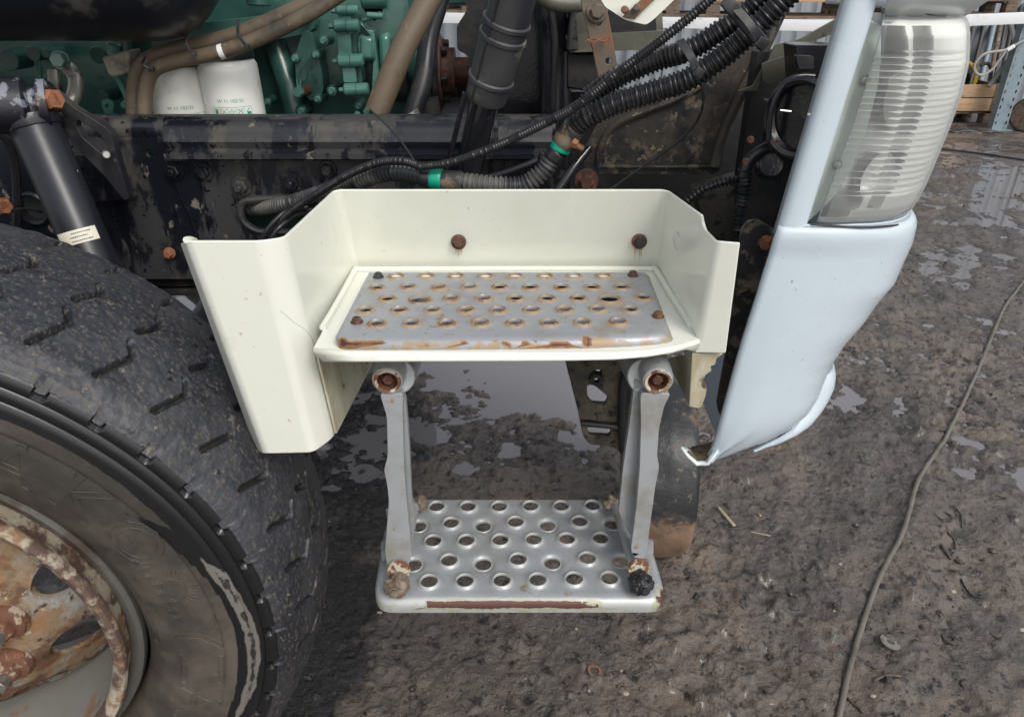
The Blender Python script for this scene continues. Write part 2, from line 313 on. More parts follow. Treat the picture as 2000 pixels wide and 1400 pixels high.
def holed(outline, holes, th, f, grid=.012, rings=()):
    """sheet with real holes. outline/holes in 2D; f(x, y, d) -> Vector with d = depth below the top; rings: extra loops"""
    V = []; Ed = []
    def loop(l):
        k = len(V); V.extend(Vector(p) for p in l); Ed.extend((k + i, k + (i + 1) % len(l)) for i in range(len(l)))
    loop(outline)
    for h in holes: loop(h)
    for h in rings: loop(h)
    if grid:
        xs = [p[0] for p in outline]; ys = [p[1] for p in outline]; nx = int((max(xs) - min(xs)) / grid); ny = int((max(ys) - min(ys)) / grid)
        for i in range(1, nx + 1):
            for j in range(1, ny + 1):
                p = (min(xs) + i * grid * .999, min(ys) + j * grid * .999)
                if inside(p, outline) and pdist(p, outline) > grid * .3 and not any(inside(p, h) or pdist(p, h) < grid * .3 for h in list(holes) + list(rings)): V.append(Vector(p))
    vo, _, fo, _, _, _ = delaunay_2d_cdt(V, Ed, [], 0, 1e-6)
    keep = []
    for t in fo:
        c = (sum(vo[i].x for i in t) / 3, sum(vo[i].y for i in t) / 3)
        if inside(c, outline) and not any(inside(c, h) for h in holes): keep.append(list(t))
    n = len(vo); W = [f(v.x, v.y, 0) for v in vo] + [f(v.x, v.y, th) for v in vo]; F_ = []
    ec = {}
    for t in keep:
        for a, b in ((t[0], t[1]), (t[1], t[2]), (t[2], t[0])): ec[(a, b)] = 1
    for t in keep: F_.append(t); F_.append([i + n for i in t[::-1]])
    for (a, b) in ec:
        if (b, a) not in ec: F_.append([b, a, a + n, b + n])
    bm = bmesh.new(); bv = [bm.verts.new(x) for x in W]
    for q in F_:
        try: bm.faces.new([bv[i] for i in q])
        except ValueError: pass
    bmesh.ops.delete(bm, geom=[v for v in bm.verts if not v.link_faces], context='VERTS')
    bmesh.ops.recalc_face_normals(bm, faces=bm.faces[:])
    return bm
def set_wear(o, fn):
    a = o.data.attributes.new('wear_shade', 'FLOAT', 'POINT')
    for i, v in enumerate(o.data.vertices): a.data[i].value = fn(v.co)
def slab(pix, F, depth, grid=0, holes=(), bev=.002):
    """flat plate: outline measured in the plane at depth F, real thickness going back"""
    pts = [P(x, y, F) for x, y in pix]; hl = [[(P(x, y, F).x, P(x, y, F).z) for x, y in h] for h in holes]
    return holed([(p.x, p.z) for p in pts], hl, depth, lambda x, y, d: Vector((x, F + d, y)), grid)
def bev(o, w=.002, seg=2, ang=30):
    m = o.modifiers.new('edge_bevel', 'BEVEL'); m.width = w; m.segments = seg; m.limit_method = 'ANGLE'; m.angle_limit = R(ang); return o
def rnd_poly(pix, r=8, n=4):
    """round the corners of a pixel polygon"""
    out = []; N = len(pix)
    for i in range(N):
        a, b, c = Vector(pix[i - 1]), Vector(pix[i]), Vector(pix[(i + 1) % N]); d1 = (a - b); d2 = (c - b)
        k = min(r, d1.length * .45, d2.length * .45); p = b + d1.normalized() * k; q = b + d2.normalized() * k
        for j in range(n + 1):
            t = j / n; out.append(tuple((1 - t) ** 2 * p + 2 * t * (1 - t) * b + t * t * q))
    return out
def text_geo(s, size, outline=False, width=.0006, spacing=1.):
    cu = bpy.data.curves.new('t', 'FONT'); cu.body = s; cu.size = size; cu.align_x = 'CENTER'; cu.resolution_u = 3; cu.space_character = spacing
    if outline: cu.fill_mode = 'NONE'; cu.bevel_depth = width; cu.bevel_resolution = 1
    o = bpy.data.objects.new('t', cu); COL.objects.link(o); bpy.context.view_layer.update()
    me = bpy.data.meshes.new_from_object(o.evaluated_get(bpy.context.evaluated_depsgraph_get()))
    V = [v.co.copy() for v in me.vertices]; F_ = [list(p.vertices) for p in me.polygons]
    bpy.data.objects.remove(o); bpy.data.curves.remove(cu); bpy.data.meshes.remove(me); return V, F_

# ------------------------------------------------------------------ ground
def vnoise(x, y, s):
    xi = np.floor(x).astype(np.int64); yi = np.floor(y).astype(np.int64); fx = x - xi; fy = y - yi
    def h(a, b):
        n = (a * 374761393 + b * 668265263 + s * 974634777) & 0x7fffffff; n = ((n ^ (n >> 13)) * 1274126177) & 0x7fffffff
        return ((n ^ (n >> 16)) & 0xffff) / 65535.
    u = fx * fx * (3 - 2 * fx); v = fy * fy * (3 - 2 * fy)
    return (h(xi, yi) * (1 - u) + h(xi + 1, yi) * u) * (1 - v) + (h(xi, yi + 1) * (1 - u) + h(xi + 1, yi + 1) * u) * v
def fbm(x, y, s, octs, gain=.5):
    t = 0; a = 1; tot = 0
    for o in range(octs): t = t + a * vnoise(x * 2 ** o + 13.7 * o, y * 2 ** o - 7.1 * o, s + o); tot += a; a *= gain
    return t / tot
PUD = []   # (centre, radius along x, radius along y, depth) measured on the ground
for px, py, rx, ry, d in ((900, 750, .40, .26, .016), (1040, 725, .34, .30, .018), (960, 885, .16, .10, .014), (820, 830, .12, .12, .009), (1180, 760, .25, .3, .016), (1170, 850, .16, .12, .016),
                          (330, 600, .7, .4, .03), (430, 680, .5, .3, .02), (1905, 880, .10, .10, .012), (1960, 960, .12, .12, .015), (1890, 1040, .06, .06, .008), (1850, 640, .22, .12, .011), (1720, 700, .18, .07, .008), (1770, 790, .22, .06, .008),
                          (1900, 520, .5, .25, .012), (1960, 420, .8, .5, .014), (1880, 350, 1., .7, .013), (1985, 300, .9, .8, .015), (740, 920, .18, .12, .008), (1330, 720, .5, .3, .008)):
    p = G(px, py); PUD.append((p.x, p.y, rx, ry, d))
def ground_h(x, y):
    big = fbm(x * .9, y * .9, 3, 3) - .5; mid = fbm(x * 5, y * 5, 11, 4) - .5; sm = fbm(x * 26, y * 26, 23, 4, .6) - .5
    rough = .35 + .9 * fbm(x * 1.7 + 5, y * 1.7, 41, 2)
    z = .012 * big + .028 * mid + .032 * sm * rough
    cl = fbm(x * 14 + 3, y * 14, 91, 3) - .62; z = z + .06 * np.clip(cl, 0, 1) + .045 * np.clip(fbm(x * 38, y * 38, 151, 3, .6) - .60, 0, 1)
    # ruts pressed by tyres run towards the back right
    t = (x * .5 + y * .87); c = (x * .87 - y * .5)
    z = z + .0045 * np.sin(c * 34 + 3 * mid) * (fbm(x * 1.1, y * 1.1, 77, 2) > .5)
    # lug prints of a tyre track beyond the bumper corner
    tx = x - 1.9 - (y - 2.6) * .9; tr = np.exp(-(tx / .20) ** 2)
    z = z + tr * .008 * (np.sin(t * 60) > .35) * (np.sin(c * 42) > -.5)
    z = z + .013 + .009 * np.clip((1.95 - y) / .5, 0, 1) * (1 - np.clip((np.abs(x + .3) - 4) / 3, 0, 1))
    brk = fbm(x * 8, y * 11, 131, 5, .62) - .5
    for (cx, cy, rx, ry, d) in PUD:
        q = np.sqrt(((x - cx) / rx) ** 2 + ((y - cy) / ry) ** 2) + 2.6 * brk
        z = z - (d * .46 + .0062) * np.clip(1.6 - q, 0, 1)
    return z
def build_ground():
    xs = np.concatenate([np.linspace(-120, -8, 12), np.linspace(-6, -2.0, 30), np.arange(-1.9, -.9, .02), np.arange(-.9, 2.2, .0065), np.arange(2.2, 4.2, .015), np.arange(4.2, 9, .06), np.linspace(10, 120, 12)])
    ys = np.concatenate([np.linspace(-60, -1, 8), np.linspace(-.5, .78, 12), np.arange(.8, 2.6, .0065), np.arange(2.6, 4.2, .014), np.arange(4.2, 9, .04), np.linspace(10, 200, 14)])
    X, Y = np.meshgrid(xs, ys, indexing='xy'); Zz = ground_h(X, Y)
    far = np.clip((np.abs(X - 1) - 9) / 6, 0, 1) + np.clip((Y - 9.5) / 5, 0, 1) + np.clip((-Y) / 3, 0, 1); Zz = Zz * (1 - np.clip(far, 0, 1))
    nx, ny = len(xs), len(ys); co = np.stack([X, Y, Zz], -1).reshape(-1, 3).astype(np.float32)
    idx = np.arange(nx * ny).reshape(ny, nx); q = np.stack([idx[:-1, :-1], idx[:-1, 1:], idx[1:, 1:], idx[1:, :-1]], -1).reshape(-1, 4)
    me = bpy.data.meshes.new('ground'); me.vertices.add(len(co)); me.vertices.foreach_set('co', co.ravel())
    me.loops.add(q.size); me.loops.foreach_set('vertex_index', q.ravel().astype(np.int32)); me.polygons.add(len(q))
    me.polygons.foreach_set('loop_start', np.arange(0, q.size, 4, dtype=np.int32)); me.polygons.foreach_set('use_smooth', np.ones(len(q), bool)); me.update(); me.validate()
    oil = np.zeros(X.shape)  # mask for the shade of truck and tyre, painted dark into the mud
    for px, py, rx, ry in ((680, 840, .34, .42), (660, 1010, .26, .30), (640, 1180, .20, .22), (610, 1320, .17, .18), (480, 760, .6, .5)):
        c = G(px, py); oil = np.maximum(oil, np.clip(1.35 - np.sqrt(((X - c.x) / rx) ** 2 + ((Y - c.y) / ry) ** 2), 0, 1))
    at = me.attributes.new('wear_shade', 'FLOAT', 'POINT'); at.data.foreach_set('value', oil.ravel().astype(np.float32))
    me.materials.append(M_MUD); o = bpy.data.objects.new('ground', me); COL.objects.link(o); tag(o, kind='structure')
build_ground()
wv = [(-8, .3, .0), (14, .3, .0), (14, 12, .0), (-8, 12, .0)]
tag(obj('water', (wv, [[0, 1, 2, 3]]), M_WATER, ang=0), kind='structure')

# clods and grit pressed into the mud
def clods():
    rng = random.Random(3); V = []; F_ = []
    base = bmesh.new(); bmesh.ops.create_icosphere(base, subdivisions=1, radius=1); bv = [v.co.copy() for v in base.verts]; base.verts.index_update(); bf = [[v.index for v in f.verts] for f in base.faces]; base.free()
    pts = []
    for i in range(9000):
        d = .85 + 4.6 * rng.random() ** 1.7; a = rng.uniform(-.62, .78); x, y = d * math.tan(a), d
        g = float(fbm(np.array(x * 3.), np.array(y * 3.), 55, 3))
        if rng.random() > (g * 1.9 - .45): continue
        pts.append((x, y, rng.uniform(.0016, .0046) * (2.3 if rng.random() < .06 else 1)))
    P2 = np.array(pts); hz = ground_h(P2[:, 0], P2[:, 1])
    for (x, y, s), z in zip(pts, hz):
        k = len(V); m = Matrix.Rotation(rng.uniform(0, 6.3), 3, 'Z'); sx, sy, sz = s * rng.uniform(.7, 1.5), s * rng.uniform(.6, 1.1), s * rng.uniform(.4, .9)
        for v in bv:
            j = 1 + rng.uniform(-.28, .28); q = m @ Vector((v.x * sx * j, v.y * sy * j, v.z * sz * j)); V.append((q.x + x, q.y + y, q.z + float(z) + sz * .25))
        F_ += [[i + k for i in f] for f in bf]
    return V, F_
o = obj('mud_clods', clods(), M_CLOD, ang=0); tag(o, 'small dark wet clods and grit scattered over the mud', 'mud clods', kind='stuff')
def gz(x, y): return float(ground_h(np.array(float(x)), np.array(float(y))))
def onG(px, py, dz=0): p = G(px, py); return Vector((p.x, p.y, max(0, gz(p.x, p.y)) + dz))

# ------------------------------------------------------------------ the truck
truck = root('truck', (-.2, 1.9, 0), 'old truck with open engine bay, cream step box and pale corner panel', 'truck')
T = truck

# ---- wheel
WC = Vector((-.855, .702, CAM_H - .814)); WY = -.141
wax = Vector((math.sin(WY), math.cos(WY), 0))           # from outboard to inboard
wtx = Vector((math.cos(WY), -math.sin(WY), 0)); wz = Vector((0, 0, 1))
def W(th, r, off): return WC + wax * off + (wtx * math.cos(th) + wz * math.sin(th)) * r
def ring(prof, ths):
    V = [W(t, r, a) for (r, a) in prof for t in ths]; n = len(ths); F_ = []
    for j in range(len(prof) - 1):
        for i in range(n): F_.append([j * n + i, j * n + (i + 1) % n, (j + 1) * n + (i + 1) % n, (j + 1) * n + i])
    return V, F_
wheel = bpy.data.objects.new('wheel', None); link(wheel, T); wheel['label'] = 'muddy front wheel with worn tread and rusty rim'
def build_tyre():
    ths = list(np.radians(np.arange(-62, 100, .19))) + list(np.radians(np.arange(100, 298, 1.2)))
    th = np.array(ths)
    ctrl = [(-.047, .511), (-.040, .522), (-.02, .536), (.03, .554), (.09, .566), (.15, .568), (.21, .560), (.24, .545), (.252, .52)]
    a = np.array([c[0] for c in ctrl]); r = np.array([c[1] for c in ctrl])
    offs = np.concatenate([[-.047, -.0455, -.043], np.arange(-.040, .14, .0022), np.arange(.14, .252, .008), [.252]])
    rr = np.interp(offs, a, r)
    k = np.convolve(np.pad(rr, 3, 'edge'), np.ones(7) / 7, 'valid'); rr = np.where((offs > -.03) & (offs < .23), k, rr)
    OFF, TH = np.meshgrid(offs, th, indexing='ij'); RR = np.repeat(rr[:, None], len(th), 1)
    deg = np.degrees(TH); pitch = 8.2
    def groove(poly, base, width, depth):
        nonlocal RR
        D = np.full(OFF.shape, 9.)
        dd = (deg - base + pitch * 60) % pitch; dd = np.where(dd > pitch / 2, dd - pitch, dd)   # degrees from nearest groove centre
        arc = np.radians(dd) * .555
        for (o1, t1), (o2, t2) in zip(poly[:-1], poly[1:]):
            y1, y2 = np.radians(t1) * .555, np.radians(t2) * .555; L = (o2 - o1) ** 2 + (y2 - y1) ** 2
            t = np.clip(((OFF - o1) * (o2 - o1) + (arc - y1) * (y2 - y1)) / L, 0, 1)
            D = np.minimum(D, np.hypot(o1 + t * (o2 - o1) - OFF, y1 + t * (y2 - y1) - arc))
        m = np.clip((width - D) / .0022, 0, 1); RR = RR - depth * m; return m
    jit = .6 * np.sin(deg * .9)
    m1 = groove([(-.012, 2.0), (.034, -.25), (.052, 1.1)], 54, .0050, .013)
    m2 = groove([(.076, 1.7), (.108, -.2), (.126, .6)], 53.4, .0050, .012)
    m3 = groove([(.17, .9), (.20, -.1), (.215, .3)], 53.8, .004, .010)
    # torn rows in the blocks, chunked rubber, worn waviness
    x = np.radians(deg) * 6; n1 = fbm(x * 4.5, OFF * 60, 5, 4, .6) - .5; n2 = fbm(x * 14, OFF * 190, 9, 3) - .5
    RR = RR + .0045 * n1 + .0022 * n2
    # shoulder notches
    dn = (deg - 52 + 7.7 * 60) % 7.7; dn = np.where(dn > 3.85, dn - 7.7, dn)
    nt_ = (np.abs(dn) < .8) & (OFF < -.041); RR = np.where(nt_, RR - .007, RR)
    V = [W(t, rv, of) for of, t, rv in zip(OFF.ravel(), TH.ravel(), RR.ravel())]
    n = len(th); F_ = [[j * n + i, j * n + (i + 1) % n, (j + 1) * n + (i + 1) % n, (j + 1) * n + i] for j in range(len(offs) - 1) for i in range(n)]
    o = obj('tread', (V, F_), M_TYRE, wheel, ang=50)
    at = o.data.attributes.new('wear_shade', 'FLOAT', 'POINT'); wv = np.maximum(np.maximum(m1, m2), m3).ravel().astype(np.float32); at.data.foreach_set('value', wv)
    # sidewall: shoulder ledge, black buffed ribs, dusty belly, bead
    prof = [(.511, -.047), (.506, -.051), (.497, -.052), (.493, -.049), (.489, -.0525), (.480, -.0535), (.476, -.051), (.472, -.0545), (.455, -.0565), (.440, -.058), (.438, -.0565), (.43, -.0585), (.41, -.059), (.39, -.057), (.37, -.052), (.35, -.044), (.338, -.034), (.328, -.022), (.322, -.006), (.320, .012), (.318, .03)]
    pr = []
    for (r1, a1), (r2, a2) in zip(prof[:-1], prof[1:]):
        k = max(1, int(abs(r1 - r2) / .0045))
        pr += [(r1 + (r2 - r1) * i / k, a1 + (a2 - a1) * i / k) for i in range(k)]
    pr.append(prof[-1]); ts = list(np.radians(np.arange(-70, 110, .4))) + list(np.radians(np.arange(110, 290, 3)))
    V, F_ = [], []
    for (r_, a_) in pr:
        for t in ts:
            d = math.degrees(t); q = (d - 52 + 7.7 * 60) % 7.7; q = q - 7.7 if q > 3.85 else q
            aa = a_ + (.007 if (abs(q) < .8 and r_ > .500) else 0)
            V.append(W(t, r_ if not (abs(q) < .8 and r_ > .51) else r_ - .007, aa))
    n = len(ts); F_ = [[j * n + i, (j + 1) * n + i, (j + 1) * n + (i + 1) % n, j * n + (i + 1) % n] for j in range(len(pr) - 1) for i in range(n)]
    o = obj('sidewall', (V, F_), M_SIDE, wheel, ang=50)
    def wearf(co):
        d = co - WC; r_ = math.hypot(d.dot(wtx), d.z)
        v = .85 if r_ > .463 else (max(0, (r_ - .45) / .013) * .85)
        # one long scraped patch on the right of the black shoulder
        t = math.degrees(math.atan2(d.z, d.dot(wtx))); c = .478 - .00006 * (t + 5) ** 2 * .6
        if abs(r_ - c) < .016: v = max(v, 1.42 - abs(r_ - c) / .010 * .45 - max(0, abs(t + 3) - 15) * .05)
        return v
    set_wear(o, wearf)
    # inner sidewall, closing the tyre
    obj('sidewall', ring([(.52, .252), (.50, .26), (.42, .27), (.33, .25), (.30, .22)], list(np.linspace(0, 2 * math.pi, 97)[:-1])), M_SIDE, wheel)
build_tyre()
# moulded letters and the rising sun on the sidewall
def side_off(r_): return float(np.interp(r_, [.30, .31, .322, .335, .35, .37, .39, .41, .43, .455], [.03, -.006, -.022, -.034, -.044, -.052, -.057, -.059, -.0585, -.0565])) - .0004
def on_side(x, y, thc, rb, lift=0.):
    r_ = rb + y; t = R(thc) - x / .40
    return W(t, r_, side_off(r_) - lift)
def raised(s, size, thc, rb, sx=1., wd=.0007):
    V, F_ = text_geo(s, size, True, wd); return [on_side(v.x * sx, v.y, thc, rb, v.z) for v in V], F_
for ch, th_ in (('T', 63), ('A', 50), ('K', 38), ('O', 25.5), ('Y', 0), ('Z', -10), ('A', -19.5), ('K', -29.5)):
    o = obj('letter', raised(ch, .088, th_, .378, 1.12, .0009), M_SIDE, wheel, ang=0)
def sidetube(pts2, thc, rb, r_=.0007):
    return tube([on_side(x, y, thc, rb) for x, y in pts2], r_, 5, step=.004)
sun = MB()
sun.add(*sidetube([(.021 * math.cos(a), .021 * math.sin(a)) for a in np.linspace(-.3, 3.44, 16)], 13, .400))
for a in np.linspace(.05, 3.09, 19): sun.add(*sidetube([(.024 * math.cos(a), .024 * math.sin(a)), (.030 * math.cos(a), .030 * math.sin(a)), (.036 * math.cos(a), .036 * math.sin(a))], 13, .400, .0006))
for i, (hx, hh) in enumerate(((-.062, .5), (-.046, .7), (-.03, .55), (-.014, .8), (.004, .6), (.022, 1.), (.040, .8), (.056, .55))):
    for s_ in (1, .66, .33):
        sun.add(*sidetube([(hx - .009 * s_, -.012), (hx - .007 * s_, -.012 + .014 * hh * s_), (hx, -.012 + .022 * hh * s_), (hx + .007 * s_, -.012 + .014 * hh * s_), (hx + .009 * s_, -.012)], 13, .392, .0006))
obj('sun_emblem', (sun.v, sun.f), M_SIDE, wheel, ang=0)
sh = MB(); sh.add(*sidetube([(-.026, .040), (0, .044), (.026, .040), (.028, .01), (.016, -.016), (0, -.024), (-.016, -.016), (-.028, .01), (-.026, .040)], -41, .394, .001))
v_, f_ = raised('G', .046, -41, .388); sh.add(v_, f_); obj('shield_emblem', (sh.v, sh.f), M_SIDE, wheel, ang=0)
v_, f_ = raised('DO NOT OVERINFLATE  TUBELESS', .008, 2, .343, 1., .0003); obj('small_lettering', (v_, f_), M_SIDE, wheel, ang=0)
# rim: two flange rings, barrel, dished disc with hand holes
full = list(np.linspace(0, 2 * math.pi, 161)[:-1])
OL = -.052
obj('rim_lip', ring([(.279, OL + .022), (.283, OL + .006), (.287, OL), (.295, OL - .003), (.301, OL - .001), (.3035, OL + .005), (.302, OL + .012), (.297, OL + .02), (.295, OL + .05)], full), M_LIP, wheel, label='rust chipped outer lip of the rim')
obj('lock_ring', ring([(.294, OL + .046), (.302, OL + .036), (.310, OL + .034), (.316, OL + .038), (.318, OL + .048), (.313, OL + .062), (.311, OL + .075), (.31, .25)], full), M_RIMD, wheel)
obj('barrel', ring([(.279, OL + .022), (.2765, OL + .05), (.272, OL + .10), (.266, .12), (.262, .16), (.268, .2)], full), M_PALEW, wheel)
def discoff(r_): return float(np.interp(r_, [0, .09, .155, .175, .20, .225, .25, .266], [.00, .00, -.005, .005, .030, .062, .092, .12]))
hh_ = []
for k in range(10):
    t = R(13 - 36 * k); hh_.append(circ(.213 * math.cos(t), .213 * math.sin(t), .033, 24))
bm = holed(circ(0, 0, .2665, 120), hh_, .011, lambda x, y, d: W(math.atan2(y, x), math.hypot(x, y), discoff(math.hypot(x, y)) + d), .011)
o = obj('rim_disc', bm, M_RIM, wheel, ang=50)
set_wear(o, lambda co: max(0, 1.0 - max(0, (math.hypot((co - WC).dot(wtx), co.z - WC.z) - .10)) / .09))
for k in range(10):
    t = R(-36 * k - 31); c = W(t, .140, discoff(.138)); s = MB()
    s.add(*lathe([(.0001, .014), (.020, .014), (.027, .011), (.030, .004), (.030, 0)][::-1], c, -wax, 24))
    s.add(*hexbolt(c - wax * .008, -wax, .0175, .020, 0))
    n_ = obj('wheel_nut', (s.v, s.f), M_NUT, wheel, label='rust crusted wheel nut')
    obj('stud', cyl(c - wax * .02, c - wax * .045, .0105, 14), M_STEEL, wheel)
obj('hub', lathe([(.088, .02), (.088, -.035), (.08, -.05), (.03, -.055), (.0001, -.055)], WC, wax, 40), M_RUST, wheel)

# ---- cream step box
hT = P(510, 471, .80).z; hF = CAM_H - .404; hB = P(560, 885, .80).z
Ct, Cf, Cb = Z(655, 372, hT), Z(692, 523, hF), Z(724, 712, hB)
Bt, Bb = Z(557, 464, hT), Z(650, 856, hB); At, Ab = P(508, 471, .80), P(612, 884, .80); Lt, Lb = P(362, 471, .80), P(515, 886, .80)
def lerp(a, b, z): return a.lerp(b, (z - a.z) / (b.z - a.z))
R0t, R0b = P(352, 476, .835), P(500, 880, .84)
left_cols = [(R0t, R0b), (Lt, Lb), (At, Ab), (Bt, Bb), (Ct, Cb)]
V = []; F_ = []
for (t_, b_) in left_cols:
    mid = lerp(t_, b_, hF); V += [t_, t_.lerp(mid, .5), mid, b_]
V[16:20] = [Ct, Ct.lerp(Cf, .5), Cf, Cb]
for i in range(4):
    for j in range(3): F_.append([i * 4 + j, i * 4 + j + 1, (i + 1) * 4 + j + 1, (i + 1) * 4 + j])
k = len(V); Dt, Df = Z(1300, 372, hT), Z(1282, 522, hF); V += [Dt, Dt.lerp(Df, .5), Df]
F_ += [[16, 17, k + 1, k], [17, 18, k + 2, k + 1]]
E1 = Z(1368, 421, hT); E2 = P(1373, 446, .905); Ft = P(1396, 471, .812); Fb = P(1357, 689, .812); Gt = P(1445, 475, .80); Gb = P(1417, 690, .80)
Fm = lerp(Ft, Fb, hF); m_ = len(V); V += [E1, E2, Ft, Fm, Fb, Gt, Gb, lerp(Gt, Gb, hF)]
F_ += [[k, k + 1, m_ + 1, m_], [k + 1, k + 2, m_ + 3, m_ + 2, m_ + 1], [m_ + 2, m_ + 3, m_ + 7, m_ + 5], [m_ + 3, m_ + 4, m_ + 6, m_ + 7]]
# right wall below floor level
q = len(V); V += [Df.lerp(Fm, .5)];
bm = bmesh.new(); bv = [bm.verts.new(v) for v in V]
for f in F_: bm.faces.new([bv[i] for i in f])
bmesh.ops.delete(bm, geom=[v for v in bm.verts if not v.link_faces], context='VERTS')
bmesh.ops.recalc_face_normals(bm, faces=bm.faces[:])
if sum((f.normal.y for f in bm.faces)) > 0: bmesh.ops.reverse_faces(bm, faces=bm.faces[:])
step_box = obj('step_box', bm, [M_CREAM, M_CREAM_DIRTY], T, ang=0, label='cream moulded step surround with bolts in its back wall')
for p in step_box.data.polygons: p.use_smooth = True
b_ = step_box.modifiers.new('b', 'BEVEL'); b_.width = .009; b_.segments = 4; b_.limit_method = 'ANGLE'; b_.angle_limit = R(14)
so_ = step_box.modifiers.new('s', 'SOLIDIFY'); so_.thickness = .0045; so_.offset = -1
b2_ = step_box.modifiers.new('b2', 'BEVEL'); b2_.width = .0015; b2_.segments = 2; b2_.limit_method = 'ANGLE'; b2_.angle_limit = R(60)
wn_ = step_box.modifiers.new('wn', 'WEIGHTED_NORMAL'); wn_.keep_sharp = True
step_box.data.set_sharp_from_angle(angle=R(80)) if hasattr(step_box.data, 'set_sharp_from_angle') else None
# lip returning at the far left top, dirty inner face below the floor
obj('edge_return', tube([P(363, 469, .803), P(372, 468, .812), P(380, 470, .825)], .004, 8), M_CREAM, step_box)
obj('under_flange', (lambda a, b, c, d: ([a, b, c, d, a + Vector((-.003, .0, 0)), b + Vector((-.003, 0, 0)), c + Vector((-.003, 0, 0)), d + Vector((-.003, 0, 0))], [[0, 1, 2, 3], [7, 6, 5, 4], [0, 4, 5, 1], [1, 5, 6, 2], [2, 6, 7, 3], [3, 7, 4, 0]]))(
    lerp(Bt, Bb, hF - .03) + Vector((.005, .004, 0)), Bb + Vector((.0055, .004, .006)), Cb + Vector((.006, 0, .006)), Cf + Vector((.006, 0, -.03))), M_CREAM_DIRTY, step_box, ang=0, label='dirty inner face below the step')
# floor pan and apron
hA = P(900, 707, .80).z
def fl(px, py, z): return Z(px, py, z)
fpoly = [(690, 520), (622, 645)] ; apx = [(628, 650), (700, 652), (900, 653), (1100, 652), (1200, 650), (1260, 645), (1310, 636), (1340, 627), (1358, 624)]
topf = [Z(x, y, hF) for x, y in apx]; 
for i, v in enumerate(topf): v.y = [.788, .781, .779, .779, .780, .786, .798, .812, .818][i]
botpx = [(633, 708), (705, 708), (900, 707), (1100, 706), (1200, 704), (1262, 699), (1312, 691), (1338, 684), (1356, 688)]
pan = bmesh.new()
def nv(p): return pan.verts.new(p)
c1 = [nv(v) for v in topf]; c2 = [nv(v + Vector((0, -.005, -.004))) for v in topf]
c3 = [nv(Vector((P(bx, by, v.y - .008).x, v.y - .008, P(bx, by, v.y - .008).z))) for v, (bx, by) in zip(topf, botpx)]
c4 = [nv(v.co + Vector((0, .012, -.001))) for v in c3]
rw = [nv(Cf + Vector((.003, -.003, .002))), nv(Df + Vector((-.003, -.003, .002)))]
for A_, B_ in ((c1, c2), (c2, c3), (c3, c4)):
    for i in range(len(A_) - 1): pan.faces.new([A_[i], A_[i + 1], B_[i + 1], B_[i]])
bmesh.ops.recalc_face_normals(pan, faces=pan.faces[:])
_hole = rnd_poly([(742, 545), (1240, 545), (1290, 640), (690, 640)], 10, 3)
_ol = [(rw[0].co.x, rw[0].co.y)] + [(v.x, v.y) for v in topf] + [(rw[1].co.x, rw[1].co.y)]
obj('floor_sheet', holed(_ol, [[(Z(x, y, hF).x, Z(x, y, hF).y) for x, y in _hole]], .003, lambda x, y, d: Vector((x, y, hF - d - .0004)), 0), M_CREAM, step_box, ang=30)
o = obj('floor_pan', pan, M_CREAM, step_box, ang=35); bev(o, .004, 3, 25)
s_ = o.modifiers.new('s', 'SOLIDIFY'); s_.thickness = .003; s_.offset = -1
# raised welt running round the floor where it meets the walls
obj('floor_welt', tube([Z(630, 640, hF + .003), Z(655, 598, hF + .003), Z(694, 526, hF + .003)], .0045, 8), M_CREAM, step_box)
obj('floor_welt', tube([Z(694, 526, hF + .003), Z(985, 525, hF + .003), Z(1280, 525, hF + .003)], .0045, 8), M_CREAM, step_box)
obj('floor_welt', tube([Z(1280, 525, hF + .003), Z(1313, 580, hF + .003), Z(1349, 636, hF + .003)], .0045, 8), M_CREAM, step_box)
bwF = lambda z: Ct.y + (Cf.y - Ct.y) * (z - Ct.z) / (Cf.z - Ct.z)
for (bx, by, mm) in ((896, 472, M_DRUST), (1248, 471, M_BLACK)):
    pz = P(bx, by, 1.04); pz = P(bx, by, bwF(pz.z)); n_ = Vector((0, -1, .16)).normalized()
    obj('washer', lathe([(.0001, 0), (.0118, 0), (.0118, .0022), (.0105, .003), (.0001, .003)], pz + n_ * .002, n_, 28), M_DRUST, step_box)
    obj('bolt', hexbolt(pz + n_ * .004, n_, .0078, .006, 1.12, .001), M_DRUST if mm is M_DRUST else M_BLACK, step_box)
for (bx, by) in ((896, 486), (1248, 485)):
    st = MB(); rgd = random.Random(bx)
    for k in range(4):
        x0 = bx + rgd.uniform(-9, 9); y0 = by + rgd.uniform(-1, 1); y1 = y0 + rgd.uniform(8, 26); ps = [P(x0, y0, bwF(P(x0, y0, 1.05).z) - .0007), P(x0 + rgd.uniform(-1, 1), (y0 + y1) / 2, bwF(P(x0, (y0 + y1) / 2, 1.05).z) - .0007), P(x0 + rgd.uniform(-1.5, 1.5), y1, bwF(P(x0, y1, 1.05).z) - .0007)]
        st.add(*tube(ps, lambda t: .0010 * (1.05 - t), 5, step=.003))
    obj('rust_drip', (st.v, st.f), mat('faint_rust_drip', (.50, .40, .26), .5), step_box, ang=0)
# plugged blank on the right wall
n_r = (Df - Dt).cross(E1 - Dt).normalized(); n_r = n_r if n_r.x < 0 else -n_r
pp_ = Z(1322, 472, 0); a_, y_, z_ = _ray(1323, 471); d_ = Vector((a_, y_, z_)); tt = (Dt - Vector((0, 0, CAM_H))).dot(n_r) / d_.dot(n_r); pp_ = Vector((0, 0, CAM_H)) + d_ * tt
obj('blank_plug', lathe([(.0001, .0016), (.0120, .0016), (.0135, .0008), (.0135, 0)], pp_ + n_r * .0012, n_r, 28), mat('blank_plug_cream', (.66, .68, .62), .4), step_box)
